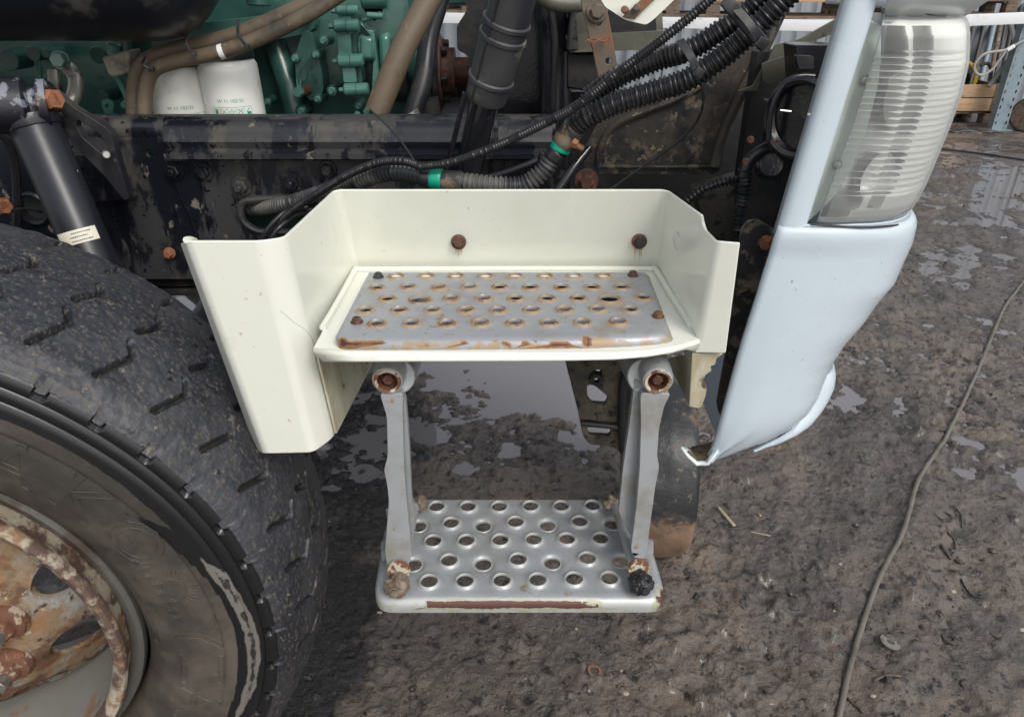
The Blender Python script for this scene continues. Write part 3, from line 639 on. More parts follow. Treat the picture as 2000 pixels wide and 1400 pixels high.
# broken lower tab of the box on the right
tab = slab([(1352, 690), (1413, 691), (1400, 700), (1397, 712), (1388, 716), (1390, 724), (1378, 733), (1374, 742), (1380, 752), (1381, 758), (1378, 775), (1370, 796), (1363, 798), (1346, 794)], .812, .004)
bev(obj('broken_tab', tab, M_CREAM_DIRTY, step_box, ang=30, label='broken cream tab under the right side'), .001)
a1, a2, a3, a4 = P(1352, 690, .814), P(1347, 793, .814), P(1322, 742, .90), P(1300, 700, .95)
obj('tab_side', ([a1, a2, a3, a4] + [v + Vector((.003, 0, 0)) for v in (a1, a2, a3, a4)], [[0, 1, 2, 3], [7, 6, 5, 4], [0, 4, 5, 1], [1, 5, 6, 2], [2, 6, 7, 3]]), M_CREAM_DIRTY, step_box, ang=0)
# hairline crack on the left flank
obj('crack', tube([P(548, 607, .797), P(575, 630, .797), P(600, 648, .804), P(618, 680, .810), P(627, 712, .810)], .00022, 4, step=.004), M_INK, step_box)

# ---- perforated plates
def plate(name, z0, outline_px, rows, rad, big, bend_y, lip, rl, label, matl, embD, ridge, thick=.0025, corner=.02, parent=T, wearfn=None, down=()):
    o2 = [(Z(x, y, z0).x, Z(x, y, z0).y) for x, y in outline_px]
    H_ = []; cs = []
    for x, y in rows:
        p = Z(x, y, z0); rr = rad * (1.45 if (x, y) in big else 1); cs.append((p.x, p.y, rr, (x, y) in down, (x, y) in big)); H_.append(circ(p.x, p.y, rr, 22, rad * 1.12 if (x, y) in big else None))
    rings = []
    for (x, y, r_, dn, bg_) in cs:
        for dr in (.0012, .0026, .0045, .0075): rings.append(circ(x, y, r_ + dr, 22, (rad * 1.12 + dr) if bg_ else None))
    ylo = min(p[1] for p in o2)
    C_ = np.array([(c[0], c[1], c[2]) for c in cs]); DN = np.array([c[3] for c in cs])
    def f(x, y, d):
        dd = np.hypot(C_[:, 0] - x, C_[:, 1] - y) - C_[:, 2]; i = int(dd.argmin()); q = max(0., float(dd[i])); e = 0
        if q < .0075: e = ridge * float(np.interp(q, [0, .0012, .0026, .0045, .0075], [.55, 1, .85, .35, 0])) * (-1 if DN[i] else 1)
        # front edge rolls down
        z = z0 + e; yy = y; s = pdist((x, y), o2) if not bend_y else None
        k = bend_y(x, y) if bend_y else s
        if k < 0: k = 0
        if k < lip:
            t = (lip - k)                      # distance past the start of the bend
            ang = min(t / rl, math.pi / 2); back = rl * math.sin(ang); drop = rl * (1 - math.cos(ang)) + max(0, t - rl * math.pi / 2)
            nx, ny = bn(x, y)
            base = t; x = x + nx * (back - base); yy = y + ny * (back - base); z -= drop
        return Vector((x, yy, z - d))
    bn = plate.bn
    bm = holed(o2, H_, thick, f, .0085, rings)
    o = obj(name, bm, matl, parent, ang=55, label=label); return o, cs
# upper plate
zU = hF + .012
u_out = [(721, 532), (1258, 532), (1268, 540), (1319, 650), (1316, 656), (1292, 661), (1240, 665), (1150, 669), (1000, 671), (850, 672), (668, 672), (657, 668), (655, 658)]
zr = lambda x, y: Z(x, y, zU)
front_line = [(zr(x, y).x, zr(x, y).y) for x, y in u_out[3:12]]
def fd(x, y):
    d = 9; 
    for (ax, ay), (bx, by) in zip(front_line[:-1], front_line[1:]):
        L = (bx - ax) ** 2 + (by - ay) ** 2; t = max(0, min(1, ((x - ax) * (bx - ax) + (y - ay) * (by - ay)) / L)); d = min(d, math.hypot(ax + t * (bx - ax) - x, ay + t * (by - ay) - y))
    return d
plate.bn = lambda x, y: (0, -1)
u_rows = [(773, 541), (832, 541), (890, 541), (948, 541), (1006, 541), (1064, 541), (1121, 541), (1178, 541),
          (736, 564), (797, 562), (858, 563), (917, 563), (976, 563), (1036, 563), (1097, 563), (1156, 563), (1214, 563),
          (757, 586), (820, 588), (882, 585), (945, 585), (1007, 585), (1069, 585), (1130, 585), (1190, 586), (1256, 583),
          (714, 608), (780, 608), (845, 608), (910, 608), (973, 608), (1038, 608), (1102, 607), (1167, 606), (1231, 607),
          (736, 634), (804, 634), (873, 634), (938, 633), (1006, 633), (1072, 633), (1138, 632), (1207, 631)]
up, ucs = plate('upper_step_plate', zU, u_out, u_rows, .0086, {(820, 588), (1190, 586)}, fd, .018, .010, 'grey punched upper tread with rust round its holes and a rolled front edge', M_PLATE, .003, .0040)
def wear_u(co):
    d = min(math.hypot(c[0] - co.x, c[1] - co.y) - c[2] for c in ucs); v = float(np.interp(d, [0, .0008, .002, .009], [.25, .4, .55, 0]))
    dark = {(736, 634), (804, 634)}
    xr = co.x; k = fd(co.x, co.y)
    if co.z < zU - .001:
        v = max(v, .14 + .34 * fbm(np.array(co.x * 40), np.array(co.z * 60), 8, 2))
        if co.z > zU - .012:
            s = float(fbm(np.array(co.x * 34 + 3), np.array(.5), 31, 2)); left = 1 if co.x < -.155 else 0
            v = max(v, .95 if (left or s > .62) else 0)
    return float(v)
set_wear(up, wear_u)
for (sx, sy, mm) in ((739, 541, M_BLACK), (1236, 538, M_DRUST), (697, 629, M_DRUST), (1285, 618, M_DRUST)):
    p = Z(sx, sy, zU); s = MB(); s.add(*lathe([(.0001, .0075), (.0035, .0073), (.0056, .006), (.0062, .003), (.0068, .001), (.0085, .0008), (.0085, 0)][::-1], p, (0, 0, 1), 20)); obj('screw', (s.v, s.f), mm, up)
    obj('screw_slot', boxg(p + Vector((0, 0, .0076)), (.006, .0012, .0008), None, 0), M_INK, up)
# lower plate
lower = bpy.data.objects.new('lower_step', None); link(lower, T); lower['label'] = 'hanging lower step on two cast arms'
zL = CAM_H - .790
l_out = rnd_poly([(742, 976), (1264, 976), (1332, 1189), (703, 1190)], 62, 8)
l_rows = [(853, 991), (914, 991), (975, 991), (1036, 990), (1096, 990), (1157, 989), (818, 1026), (881, 1023), (944, 1026), (1007, 1021), (1070, 1025), (1132, 1020), (1196, 1022),
          (846, 1058), (911, 1057), (977, 1056), (1042, 1055), (1107, 1054), (1173, 1053), (808, 1101), (877, 1096), (944, 1100), (1012, 1094), (1079, 1098), (1147, 1092), (1213, 1095),
          (838, 1137), (908, 1136), (980, 1135), (1050, 1134), (1121, 1132), (1190, 1131)]
dn = {(818, 1026), (944, 1026), (1070, 1025), (1196, 1022), (808, 1101), (944, 1100), (1079, 1098), (1213, 1095)}
zr2 = lambda x, y: (Z(x, y, zL).x, Z(x, y, zL).y)
lo2 = [zr2(x, y) for x, y in l_out]; yL = min(p[1] for p in lo2); yR = max(p[1] for p in lo2)
def fdl(x, y):   # distance to the front and side edges, not the rear one
    d = 9
    for i in range(len(lo2)):
        (ax, ay), (bx, by) = lo2[i], lo2[(i + 1) % len(lo2)]
        if min(ay, by) > yR - .03: continue
        L = (bx - ax) ** 2 + (by - ay) ** 2
        if L < 1e-12: continue
        t = max(0, min(1, ((x - ax) * (bx - ax) + (y - ay) * (by - ay)) / L)); d = min(d, math.hypot(ax + t * (bx - ax) - x, ay + t * (by - ay) - y))
    return d
lcx = sum(p[0] for p in lo2) / len(lo2); lcy = sum(p[1] for p in lo2) / len(lo2)
def bnl(x, y):
    # inward->outward direction of the nearest edge
    best = 9; r_ = (0, -1); n = len(lo2)
    for i in range(n):
        (ax, ay), (bx, by) = lo2[i], lo2[(i + 1) % n]; L = (bx - ax) ** 2 + (by - ay) ** 2
        if L < 1e-12 or min(ay, by) > yR - .03: continue
        t = max(0, min(1, ((x - ax) * (bx - ax) + (y - ay) * (by - ay)) / L)); qx, qy = ax + t * (bx - ax), ay + t * (by - ay); d = math.hypot(qx - x, qy - y)
        if d < best:
            best = d; ex, ey = by - ay, -(bx - ax); k = math.hypot(ex, ey); ex /= k; ey /= k
            if (qx - lcx) * ex + (qy - lcy) * ey < 0: ex, ey = -ex, -ey
            r_ = (ex, ey)
    return r_
plate.bn = bnl
lp, lcs = plate('lower_step_plate', zL, l_out, l_rows, .0122, set(), fdl, .026, .012, 'scuffed silver punched tread with brown worn front edge', M_PLATE2, .003, .0042, parent=lower, down=dn)
def wear_l(co):
    d = min(math.hypot(c[0] - co.x, c[1] - co.y) - c[2] for c in lcs); v = float(np.interp(d, [0, .003, .006], [.40, .34, 0]))
    if co.y < yL + .045 and co.z < zL - .0005 and co.z > zL - .5:
        k = co.x; a = .62 + .10 * float(fbm(np.array(k * 22), np.array(1.5), 3, 3))
        if -.125 < k < .125 and co.z > zL - .017: v = max(v, .82)
        elif .205 < k < .26: v = max(v, .80)
        else: v = max(v, .45)
        if -.02 < k < .0: v = max(v, .8)
    return v
set_wear(lp, wear_l)
# arms
def arm(sx, pxs):
    """sx = -1 left arm, +1 right arm"""
    A = MB(); c = pxs['boss']; Fa = .808
    b = P(c[0], c[1], Fa); rb = wpx(32, b)
    a_m = bpy.data.objects.new('tmp', None)
    prof = [(rb * .62, .010), (rb * .64, .0005), (rb * .76, -.001), (rb * .93, .000), (rb, .006), (rb * 1.03, .03), (rb * 1.0, .085), (rb * .2, .088)]
    o1 = obj('arm_boss', lathe(prof, b, (0, 1, .05), 40), M_GREY, lower, ang=40)
    obj('boss_ring', lathe([(rb * .60, .012), (rb * .63, -.0012), (rb * .80, -.0026), (rb * .84, -.0006)], b, (0, 1, .05), 40), M_CHIP, lower)
    obj('boss_cup', lathe([(rb * .61, -.001), (rb * .58, .012), (.0001, .013)], b, (0, 1, .05), 30), M_DRUST, lower)
    obj('pivot_bolt', hexbolt(b + Vector((0, .013, 0)), (0, -1, 0), rb * .36, .010, 1.3, .002), M_DRUST, lower)
    # cast arm: front flange and inner web
    outl = pxs['front']; bm = slab(outl, Fa + .004, .014, 0)
    # lower end leans to the plate front
    zt = b.z; zb = zL + .03
    for v in bm.verts: v.co.y += -.035 * max(0, min(1, (zt - v.co.z) / (zt - zb)))
    bev(obj('arm_flange', bm, M_GREY, lower, ang=35), .0035, 3)
    bm = slab(pxs['web'], Fa + .018, .012, 0)
    for v in bm.verts: v.co.y += -.02 * max(0, min(1, (zt - v.co.z) / (zt - zb)))
    bev(obj('arm_web', bm, M_GREY, lower, ang=35), .004, 3)
    r0, r1 = pxs['bar']; q0 = Z(r0[0], r0[1], zL + .022); q1 = Z(r1[0], r1[1], zL + .030)
    obj('stay_bar', tube([q0, q0.lerp(q1, .5), q1], lambda t: .0135 - .003 * (1 - t), 18), M_GREY, lower)
    # saddle tab beside the stay
    s0 = q0.lerp(q1, .62) + Vector((sx * .026, 0, -.012)); obj('saddle', boxg(s0, (.022, .030, .016), Matrix.Rotation(R(-sx * 10), 3, 'Z'), .004), M_GREY, lower)
    obj('saddle', boxg(q0.lerp(q1, .3) + Vector((sx * .030, 0, -.012)), (.007, .09, .018), Matrix.Rotation(R(-sx * 14), 3, 'Z'), .003), M_GREY, lower)
    # mud packed feet
    for (q, rr, mm) in ((q1 + (q1 - q0).normalized() * .018 + Vector((0, 0, -.014)), .0175, M_MUDGREASE if sx < 0 else M_BLACKGREASE), (q0 + Vector((-sx * .010, .014, -.004)), .0135, M_MUDGREASE)):
        bm = bmesh.new(); bmesh.ops.create_icosphere(bm, subdivisions=4, radius=rr)
        for v in bm.verts:
            n = v.co.normalized(); k = 1 + .55 * (float(fbm(np.array(n.x * 2.4 + 5 + sx), np.array(n.y * 2.4 + n.z * 2.1), 19, 4)) - .5)
            v.co = Vector((v.co.x * k * 1.05, v.co.y * k * 1.2, v.co.z * k * (.95 if v.co.z > 0 else .7))) + q
        obj('foot_clamp', bm, mm, lower, ang=0)
        for p_ in lower.children[-1].data.polygons: p_.use_smooth = True
    e = q1 + (q1 - q0).normalized() * .040 + Vector((0, 0, -.006))
    obj('foot_bolt', hexbolt(e, (0, -1, .35), .006, .005, 1.3, .002), M_MUDGREASE if sx < 0 else M_BLACK, lower)
    obj('collar', lathe([(.0001, 0), (.016, 0), (.017, .003), (.016, .007), (.0001, .007)], q1 - (q1 - q0).normalized() * .002, q1 - q0, 20), M_CHIP, lower)
arm(-1, dict(boss=(757, 744), front=rnd_poly([(742, 766), (788, 766), (787, 800), (792, 900), (798, 960), (808, 1040), (809, 1062), (798, 1076), (764, 1076), (758, 1050), (764, 960), (760, 930), (753, 905), (760, 880), (757, 810)], 8, 3),
             web=rnd_poly([(770, 760), (792, 775), (800, 860), (806, 965), (812, 990), (810, 1060), (775, 1060), (770, 900)], 6, 3), bar=((806, 990), (779, 1112))))
arm(1, dict(boss=(1285, 744), front=rnd_poly([(1250, 766), (1310, 766), (1296, 790), (1285, 830), (1280, 880), (1284, 900), (1276, 930), (1264, 1000), (1254, 1060), (1232, 1059), (1226, 1045), (1238, 970), (1246, 900), (1250, 820)], 8, 3),
            web=rnd_poly([(1240, 740), (1275, 765), (1262, 850), (1250, 960), (1240, 1050), (1222, 1020), (1206, 985), (1216, 900), (1232, 800)], 6, 3), bar=((1206, 990), (1247, 1108))))
# hangers carrying the arm pivots up to the frame
for bx in (762, 1280):
    b = P(bx, 740, .90); obj('hanger', boxg(b + Vector((0, .16, .045)), (.035, .26, .03), None, .006), M_GREY, lower)
    obj('pivot_tube', cyl(P(bx + (14 if bx < 1000 else -20), 735, .83), P(bx + (34 if bx < 1000 else -46), 700, 1.05), .024, 24), M_GREY, lower)

# ---- chassis rail (near) with flange, reinforcing channel, bolts
frame_r = bpy.data.objects.new('chassis_rail', None); link(frame_r, T); frame_r['label'] = 'black scuffed chassis rail behind the step'
FW = 1.27; zt_ = P(700, 231, FW).z; zb_ = P(300, 545, FW).z
oval = rnd_poly([(470, 392), (560, 385), (640, 395), (660, 430), (600, 455), (500, 452), (470, 430)], 22, 5)
bm = holed([(-1.9, zb_), (.075, zb_), (.075, zt_ - .02), (-1.9, zt_ - .02)],
           [[(P(x, y, FW).x, P(x, y, FW).z) for x, y in oval], circ(P(66, 408, FW).x, P(66, 408, FW).z, .024, 24), circ(P(292, 300, FW).x, P(292, 300, FW).z, .0075, 12), circ(P(26, 302, FW).x, P(26, 302, FW).z, .008, 12), circ(P(357, 384, FW).x, P(357, 384, FW).z, .006, 12)],
           .009, lambda x, y, d: Vector((x, FW + d, y)), .05)
obj('rail_web', bm, M_FRAME, frame_r, ang=30)
def extr(prof, x0, x1, m, name, par, n=1):
    V = []; k = len(prof); F_ = []
    for j in range(n + 1):
        x = x0 + (x1 - x0) * j / n; V += [Vector((x, y, z)) for y, z in prof]
    for j in range(n):
        for i in range(k): F_.append([j * k + i, j * k + (i + 1) % k, (j + 1) * k + (i + 1) % k, (j + 1) * k + i])
    F_.append(list(range(k))[::-1]); F_.append([n * k + i for i in range(k)])
    bm = bmesh.new(); bv = [bm.verts.new(v) for v in V]
    for f in F_: bm.faces.new([bv[i] for i in f])
    bmesh.ops.recalc_face_normals(bm, faces=bm.faces[:]); return obj(name, bm, m, par, ang=35)
def arcp(cy, cz, r, a0, a1, n=6): return [(cy + r * math.cos(R(a0 + (a1 - a0) * i / n)), cz + r * math.sin(R(a0 + (a1 - a0) * i / n))) for i in range(n + 1)]
extr([(1.312, zt_), (1.312, zt_ - .009), (1.29, zt_ - .009), *arcp(1.29, zt_ - .027, .018, 90, 180, 5)[:0], (1.284, zt_ - .03), (FW - .001, zt_ - .03), *arcp(1.292, zt_ - .024, .024, 180, 90, 6)], -1.9, .075, M_FRAME, 'top_flange', frame_r)
extr([(1.43, zb_), (1.43, zb_ + .009), (FW + .01, zb_ + .009), (FW + .01, zb_)], -1.9, .075, M_FRAME, 'bottom_flange', frame_r)
xa, xb = P(318, 270, 1.235).x, .068
zc0 = P(600, 290, 1.24).z; zc1 = P(600, 308, 1.235).z
extr([*arcp(1.262, zt_ - .026, .025, 90, 180, 6), (1.232, zc0 + .012), (1.236, zc0), (1.222, zc0 - .006), (1.222, zc1), (1.234, zc1), (1.262, zc1 + .02), (FW - .001, zc0)], xa, xb, M_FRAME, 'reinforcing_channel', frame_r)
bm = slab([(319, 312), (1068, 312), (1068, 500), (392, 500), (372, 430)], 1.262, .006, 0, [oval]); bev(obj('fish_plate', bm, M_FRAME, frame_r, ang=30), .002)
for (x, y, r_, mm, st) in ((340, 334, .0125, M_FRAME, .006), (398, 335, .012, M_FRAME, 0), (472, 363, .013, M_FRAME, .012), (571, 356, .013, M_FRAME, .012), (195, 366, .011, M_FRAME, .01), (332, 494, .0075, M_ORUST, 0), (742, 330, .012, M_FRAME, 0), (640, 330, .011, M_FRAME, 0)):
    obj('frame_bolt', hexbolt(P(x, y, 1.262 if x > 330 else 1.27), (0, -1, 0), r_, .009, 1.45, .004, st), mm, frame_r)
pv = [P(x, y, 1.262) for x, y in oval]; obj('hole_grommet', tube(pv + [pv[0]], .007, 8, step=.01), M_BLACK, frame_r)
c_ = P(66, 408, 1.268); obj('hole_grommet', lathe([(.022, .01), (.022, -.004), (.027, -.006), (.031, -.002), (.031, .002)], c_, (0, 1, 0), 30), M_BLACK, frame_r)
# ribbed step spring pack under the rail on the left
for k in range(2): obj('spring_leaf', boxg((-.95, 1.33, zb_ - .016 - .020 * k), (1.25 - .1 * k, .08, .015), None, .002), M_DARK, frame_r)
# far rail, crossmembers
rail2 = bpy.data.objects.new('chassis_rail', None); link(rail2, T)
obj('rail_web', boxg((-.9, 2.12, zt_ - .15), (2.2, .009, .28), None, 0), M_FRAME, rail2)
obj('top_flange', boxg((-.9, 2.08, zt_ - .004), (2.2, .085, .009), None, .002), M_FRAME, rail2)
for cx in (-1.3, -.15): obj('crossmember', boxg((cx, 1.75, zt_ - .16), (.12, .70, .16), None, .01), M_DARK, T)
obj('front_axle', tube([(-.93, .95, .56), (-.93, 1.15, .5), (-.93, 1.7, .42), (-.93, 2.3, .5), (-.93, 2.6, .56)], .055, 12), M_DARK, T)
w2 = obj('far_wheel', lathe([(.1, -.1), (.30, -.1), (.5, -.11), (.54, -.07), (.55, 0), (.54, .09), (.5, .12), (.3, .11), (.1, .1)], (-.9, 2.75, .556), (0, 1, 0), 48), M_TYRE, T)

# ---- shock absorber, its bracket
shock = bpy.data.objects.new('shock_absorber', None); link(shock, T); shock['label'] = 'black shock absorber with a cream paper sticker'
s0, s1 = P(62, 232, 1.12), P(222, 600, 1.06); sr = wpx(47, s0)
sd_ = (s1 - s0).normalized()
obj('shock_tube', lathe([(.0001, 0), (sr * .86, 0), (sr * .95, .006), (sr * .96, .5), (.0001, .5)], s0, sd_, 40), M_SHOCK, shock)
obj('shock_cap', lathe([(sr * .5, -.014), (sr * .8, -.010), (sr * 1.02, -.002), (sr * 1.04, .008), (sr * 1.0, .014), (sr * .95, .015)], s0, sd_, 40), M_CHIPB, shock)
e0, e1 = P(-30, 208, 1.10), P(52, 206, 1.12)
obj('shock_eye', lathe([(.0001, 0), (.036, 0), (.040, .004), (.040, .055), (.030, .062), (.028, .07), (.037, .073), (.037, .085), (.0001, .086)], e0 + Vector((.0, 0, 0)), e1 - e0, 36), M_CHIPB, shock)
obj('eye_bush', cyl(e1 - Vector((.002, 0, 0)), P(86, 204, 1.12), .021, 24), M_FRAME, shock)
obj('neck', cyl(P(62, 225, 1.12), P(66, 240, 1.12), .034, 24), M_BLACK, shock)
# bracket arm: cast triangular fork from the bolt to the frame
fork = slab(rnd_poly([(75, 178), (98, 172), (140, 208), (205, 248), (216, 262), (252, 388), (243, 392), (205, 345), (160, 300), (100, 238), (78, 208)], 9, 3), 1.15, .016, 0,
            [rnd_poly([(150, 232), (196, 262), (214, 290), (212, 302), (196, 300), (160, 268), (148, 248)], 7, 3)])
bev(obj('bracket_fork', fork, M_BLACK, shock, ang=35), .003)
bev(obj('bracket_plate', slab([(170, 300), (205, 300), (256, 392), (170, 396), (130, 300)], 1.235, .03), M_FRAME, shock, ang=30), .003)
obj('bracket_eye', lathe([(.0001, 0), (.030, 0), (.033, .003), (.033, .012), (.030, .014), (.0001, .014)], P(84, 203, 1.13), (1, .1, 0), 30), M_CHIPB, shock)
obj('bracket_bolt', hexbolt(P(96, 195, 1.12), (1, -.5, .1), .0155, .018, 0), M_ORUST, shock)
obj('pin', cyl(P(206, 300, 1.155), P(208, 303, 1.13), .006, 12), M_STEEL, shock)
# sticker wrapped round the tube
def on_shock(x, y):   # x around, y along
    s_, u_, d_ = frame(sd_); a = x / sr; front = (Vector((.28, -1, .2)) - sd_ * Vector((.28, -1, .2)).dot(sd_)).normalized(); side = sd_.cross(front)
    base = s0 + sd_ * y; return base + (front * math.cos(a) + side * math.sin(a)) * (sr * .96 + .0006)
ys_ = (P(136, 455, 1.09) - s0).dot(sd_)
for nm, x0, x1, y0, y1, mm, ex in (('sticker', -.034, .030, ys_, ys_ + .021, M_STICKER, 0),):
    V = [on_shock(x0 + (x1 - x0) * i / 12, y) for y in (y0, y1) for i in range(13)]; obj(nm, (V, [[i, i + 1, i + 14, i + 13] for i in range(12)]), mm, shock, ang=0)
stx = MB()
for row in range(3):
    x = -.024 + .006 * (row % 2)
    rng = random.Random(row)
    while x < .008 - (.004 if row == 0 else 0):
        ww = rng.uniform(.001, .003); y = ys_ + .004 + row * .006
        V = [on_shock(x, y), on_shock(x + ww, y), on_shock(x + ww, y + .0014), on_shock(x, y + .0014)]; V = [s0 + (v - s0) + (v - s0 - sd_ * (v - s0).dot(sd_)).normalized() * .0005 for v in V]; stx.add(V, [[0, 1, 2, 3]]); x += ww + .0008
obj('sticker_print', (stx.v, stx.f), M_INK, shock, ang=0)
# stray wire and rusty bolt left of the shock
obj('wire', tube([P(-20, 425, 1.2), P(20, 413, 1.21), P(50, 408, 1.25), P(82, 414, 1.285)], .0026, 8), M_HOSEG, frame_r)
obj('frame_bolt', hexbolt(P(4, 400, 1.2), (1, -1, 0), .014, .02, 0), M_ORUST, frame_r)
obj('bracket_strut', tube([P(-20, 255, 1.2), P(10, 270, 1.22), P(30, 330, 1.24), P(35, 470, 1.25)], .007, 8), M_BLACK, frame_r)

# ---- big black silencer at top left
rr_ = .135; c_ = P(150, -40, 1.27); zc = P(100, 95, 1.27).z + rr_ + .008
xe = P(412, 10, 1.25).x
prof = [(.0001, 0)] + [(rr_ * math.sin(R(a)), .12 * (1 - math.cos(R(a)))) for a in (12, 25, 38, 50, 62, 75, 90)] + [(rr_, .5), (rr_ * 1.02, .505), (rr_ * 1.02, .515), (rr_, .52), (rr_, 1.4)]
obj('silencer', lathe(prof, (xe, 1.32, zc), (-1, 0, 0), 64), M_SHOCK, T, label='large black silencer drum at the top left')

# ---- engine
eng = bpy.data.objects.new('engine', None); link(eng, T); eng['label'] = 'green painted diesel engine'
xE = P(800, 150, 1.75).x
obj('engine_block', boxg((-.98, 1.85, CAM_H - .18), (1.55, .50, .52), None, .02), M_GREEN, eng)
obj('sump', boxg((-.9, 1.9, CAM_H - .52), (1.1, .34, .2), None, .03), M_GREEN, eng)
def cx(name, p0, p1, px_r, m=M_GREENL, F0=1.52, F1=None, segs=24, bv=.003, par=None):
    a = P(p0[0], p0[1], F0); b = P(p1[0], p1[1], F1 or F0); return obj(name, cyl(a, b, wpx(px_r, a), segs, None, bv), m, par or eng)
# right-hand casting with four tubular bosses and a ribbed spine
for (xa_, xc_, y, r_) in ((657, 700, 22, 9), (652, 702, 52, 12), (660, 710, 120, 12.5), (672, 720, 176, 12)):
    cx('casting_boss', (xa_, y), (xc_, y - 2), r_, F0=1.50)
    a = P(xa_ - 9, y + 1, 1.50); obj('engine_bolt', hexbolt(P(xa_ - 1, y, 1.50), (-1, 0, 0), wpx(5, a), .009, 0), M_GREENL, eng)
    obj('boss_joint', lathe([(wpx(r_, a) + .0006, 0), (wpx(r_, a) + .0006, .001)], P((xa_ + xc_) / 2, y - 1, 1.50), (1, 0, 0), 24), M_DARK, eng)
for (y0, y1, x0, x1) in ((30, 45, 662, 684), (66, 108, 658, 684), (132, 162, 668, 694)):
    bev(obj('casting_web', slab(rnd_poly([(x0, y0), (x1, y0), (x1 + 3, y1), (x0 + 3, y1)], 3, 2), 1.50, .05), M_GREENL, eng, ang=30), .003)
    bev(obj('casting_web', slab(rnd_poly([(x1 + 3, y0), (x1 + 12, y0), (x1 + 14, y1), (x1 + 5, y1)], 3, 2), 1.515, .04), M_GREEN, eng, ang=30), .003)
cx('casting_drum', (700, 96), (735, 96), 26, M_GREENL, 1.56); bev(obj('casting_shelf', slab([(702, 70), (728, 74), (728, 118), (702, 118)], 1.53, .06), M_GREENL, eng, ang=30), .006)
bev(obj('casting_rib', slab([(700, 40), (716, 56), (730, 60), (742, 165), (735, 195), (724, 195), (728, 120), (722, 70), (704, 50)], 1.545, .05), M_GREENL, eng, ang=30), .004)
bev(obj('pulley_cover', slab([(738, 66), (760, 66), (764, 170), (748, 178), (740, 120)], 1.56, .18), M_GREENL, eng, ang=30), .01)
obj('pulley', cyl(P(792, 110, 1.62), P(822, 110, 1.62), wpx(52, P(792, 110, 1.62)), 40), M_GREENL, eng)
obj('pulley', cyl(P(765, 150, 1.6), P(800, 150, 1.6), wpx(46, P(765, 150, 1.6)), 40), M_BLACK, eng)
cx('head_cover', (706, 0), (756, 0), 16, M_GREEN, 1.55); cx('fuel_line_boss', (716, 30), (748, 32), 6, M_GREENL, 1.53); cx('fuel_line_boss', (708, 42), (744, 26), 4, M_GREEN, 1.53)
bev(obj('upper_casting', slab([(690, -30), (758, -30), (756, 24), (735, 52), (716, 40), (700, 20)], 1.60, .1), M_GREEN, eng, ang=30), .008)
# side cover with casting marks
cov = slab(rnd_poly([(575, 112), (592, 60), (608, 62), (622, 108), (630, 150), (632, 178), (622, 196), (606, 198), (590, 178), (578, 160)], 8, 3), 1.54, .05)
bev(obj('side_cover', cov, M_GREEN, eng, ang=30), .005)
for (x, y, r_) in ((616, 108, 9), (620, 194, 9), (648, 178, 11), (588, 218, 11), (576, 115, 9), (522, 200, 8), (632, 80, 11), (598, 34, 9), (700, 208, 9)):
    a = P(x, y, 1.53); obj('bolt_boss', cyl(a + Vector((0, .05, 0)), a, wpx(r_, a), 20), M_GREEN, eng); obj('engine_bolt', hexbolt(a, (0, -1, 0), wpx(r_ * .55, a), .008, 1.25, .002), M_GREENL, eng)
a = P(586, 180, 1.50); obj('plug_stem', cyl(P(605, 175, 1.55), a, wpx(9, a), 18), M_DRUST, eng); obj('hex_plug', hexbolt(a, (-.3, -1, 0), wpx(10, a), .012, 0), M_GREENL, eng)
obj('plug_fork', slab([(578, 155), (580, 155), (582, 166), (584, 166), (586, 155), (588, 156), (588, 172), (580, 173)], 1.50, .006), M_GREENL, eng)
mk = MB()
def on_cov(v, px, py, rot): q = P(px, py, 1.538); m_ = Matrix.Rotation(rot, 3, 'Y'); return q + m_ @ Vector((v.x, 0, v.y)) + Vector((0, -v.z - .0012, 0))
for s_, px_, py_ in (('K101 1120', 606, 140), ('4', 594, 126)):
    V, F_ = text_geo(s_, .011, True, .0004); mk.add([on_cov(v, px_, py_, R(78)) for v in V], F_)
obj('casting_mark', (mk.v, mk.f), M_GREEN, eng, ang=0)
eo = [P(593 + 8 * math.cos(a), 146 + 13 * math.sin(a), 1.5375) for a in np.linspace(0, 2 * math.pi, 17)]; obj('casting_mark', tube(eo, .0006, 5, step=.004), M_GREEN, eng, ang=0)
# long ribbed pipe castings behind the filters
obj('coolant_casting', tube([P(532, 60, 1.60), P(545, 110, 1.59), P(565, 170, 1.57), P(578, 225, 1.56), P(585, 260, 1.56)], .024, 16), M_GREEN, eng)
bev(obj('bracket_casting', slab(rnd_poly([(440, 55), (600, 20), (612, 30), (616, 55), (600, 66), (470, 92), (440, 98)], 8, 3), 1.545, .04), M_GREEN, eng, ang=30), .005)
bev(obj('filter_head', slab(rnd_poly([(205, 88), (250, 62), (520, 30), (520, 78), (300, 110), (250, 122)], 8, 3), 1.46, .12), M_GREEN, eng, ang=30), .008)
bev(obj('filter_bracket', slab([(198, 112), (212, 108), (250, 98), (255, 142), (222, 153), (213, 150)], 1.36, .05), mat('worn_alloy', (.22, .2, .155), .55, .1, layers=[((.10, .09, .07), 20, .5, .65, .6)]), eng, ang=30), .004)
cx('pipe_boss', (222, 84), (224, 110), 14, M_GREENL, 1.42); cx('pipe_boss', (247, 76), (249, 102), 9, M_GREEN, 1.42)
obj('rocker_cover', boxg((P(430, 20, 1.75).x, 1.85, CAM_H + .03), (1.2, .35, .16), None, .03), M_GREEN, eng)
cx('filler_cap', (505, -6), (507, 12), 24, M_GREEN, 1.55)
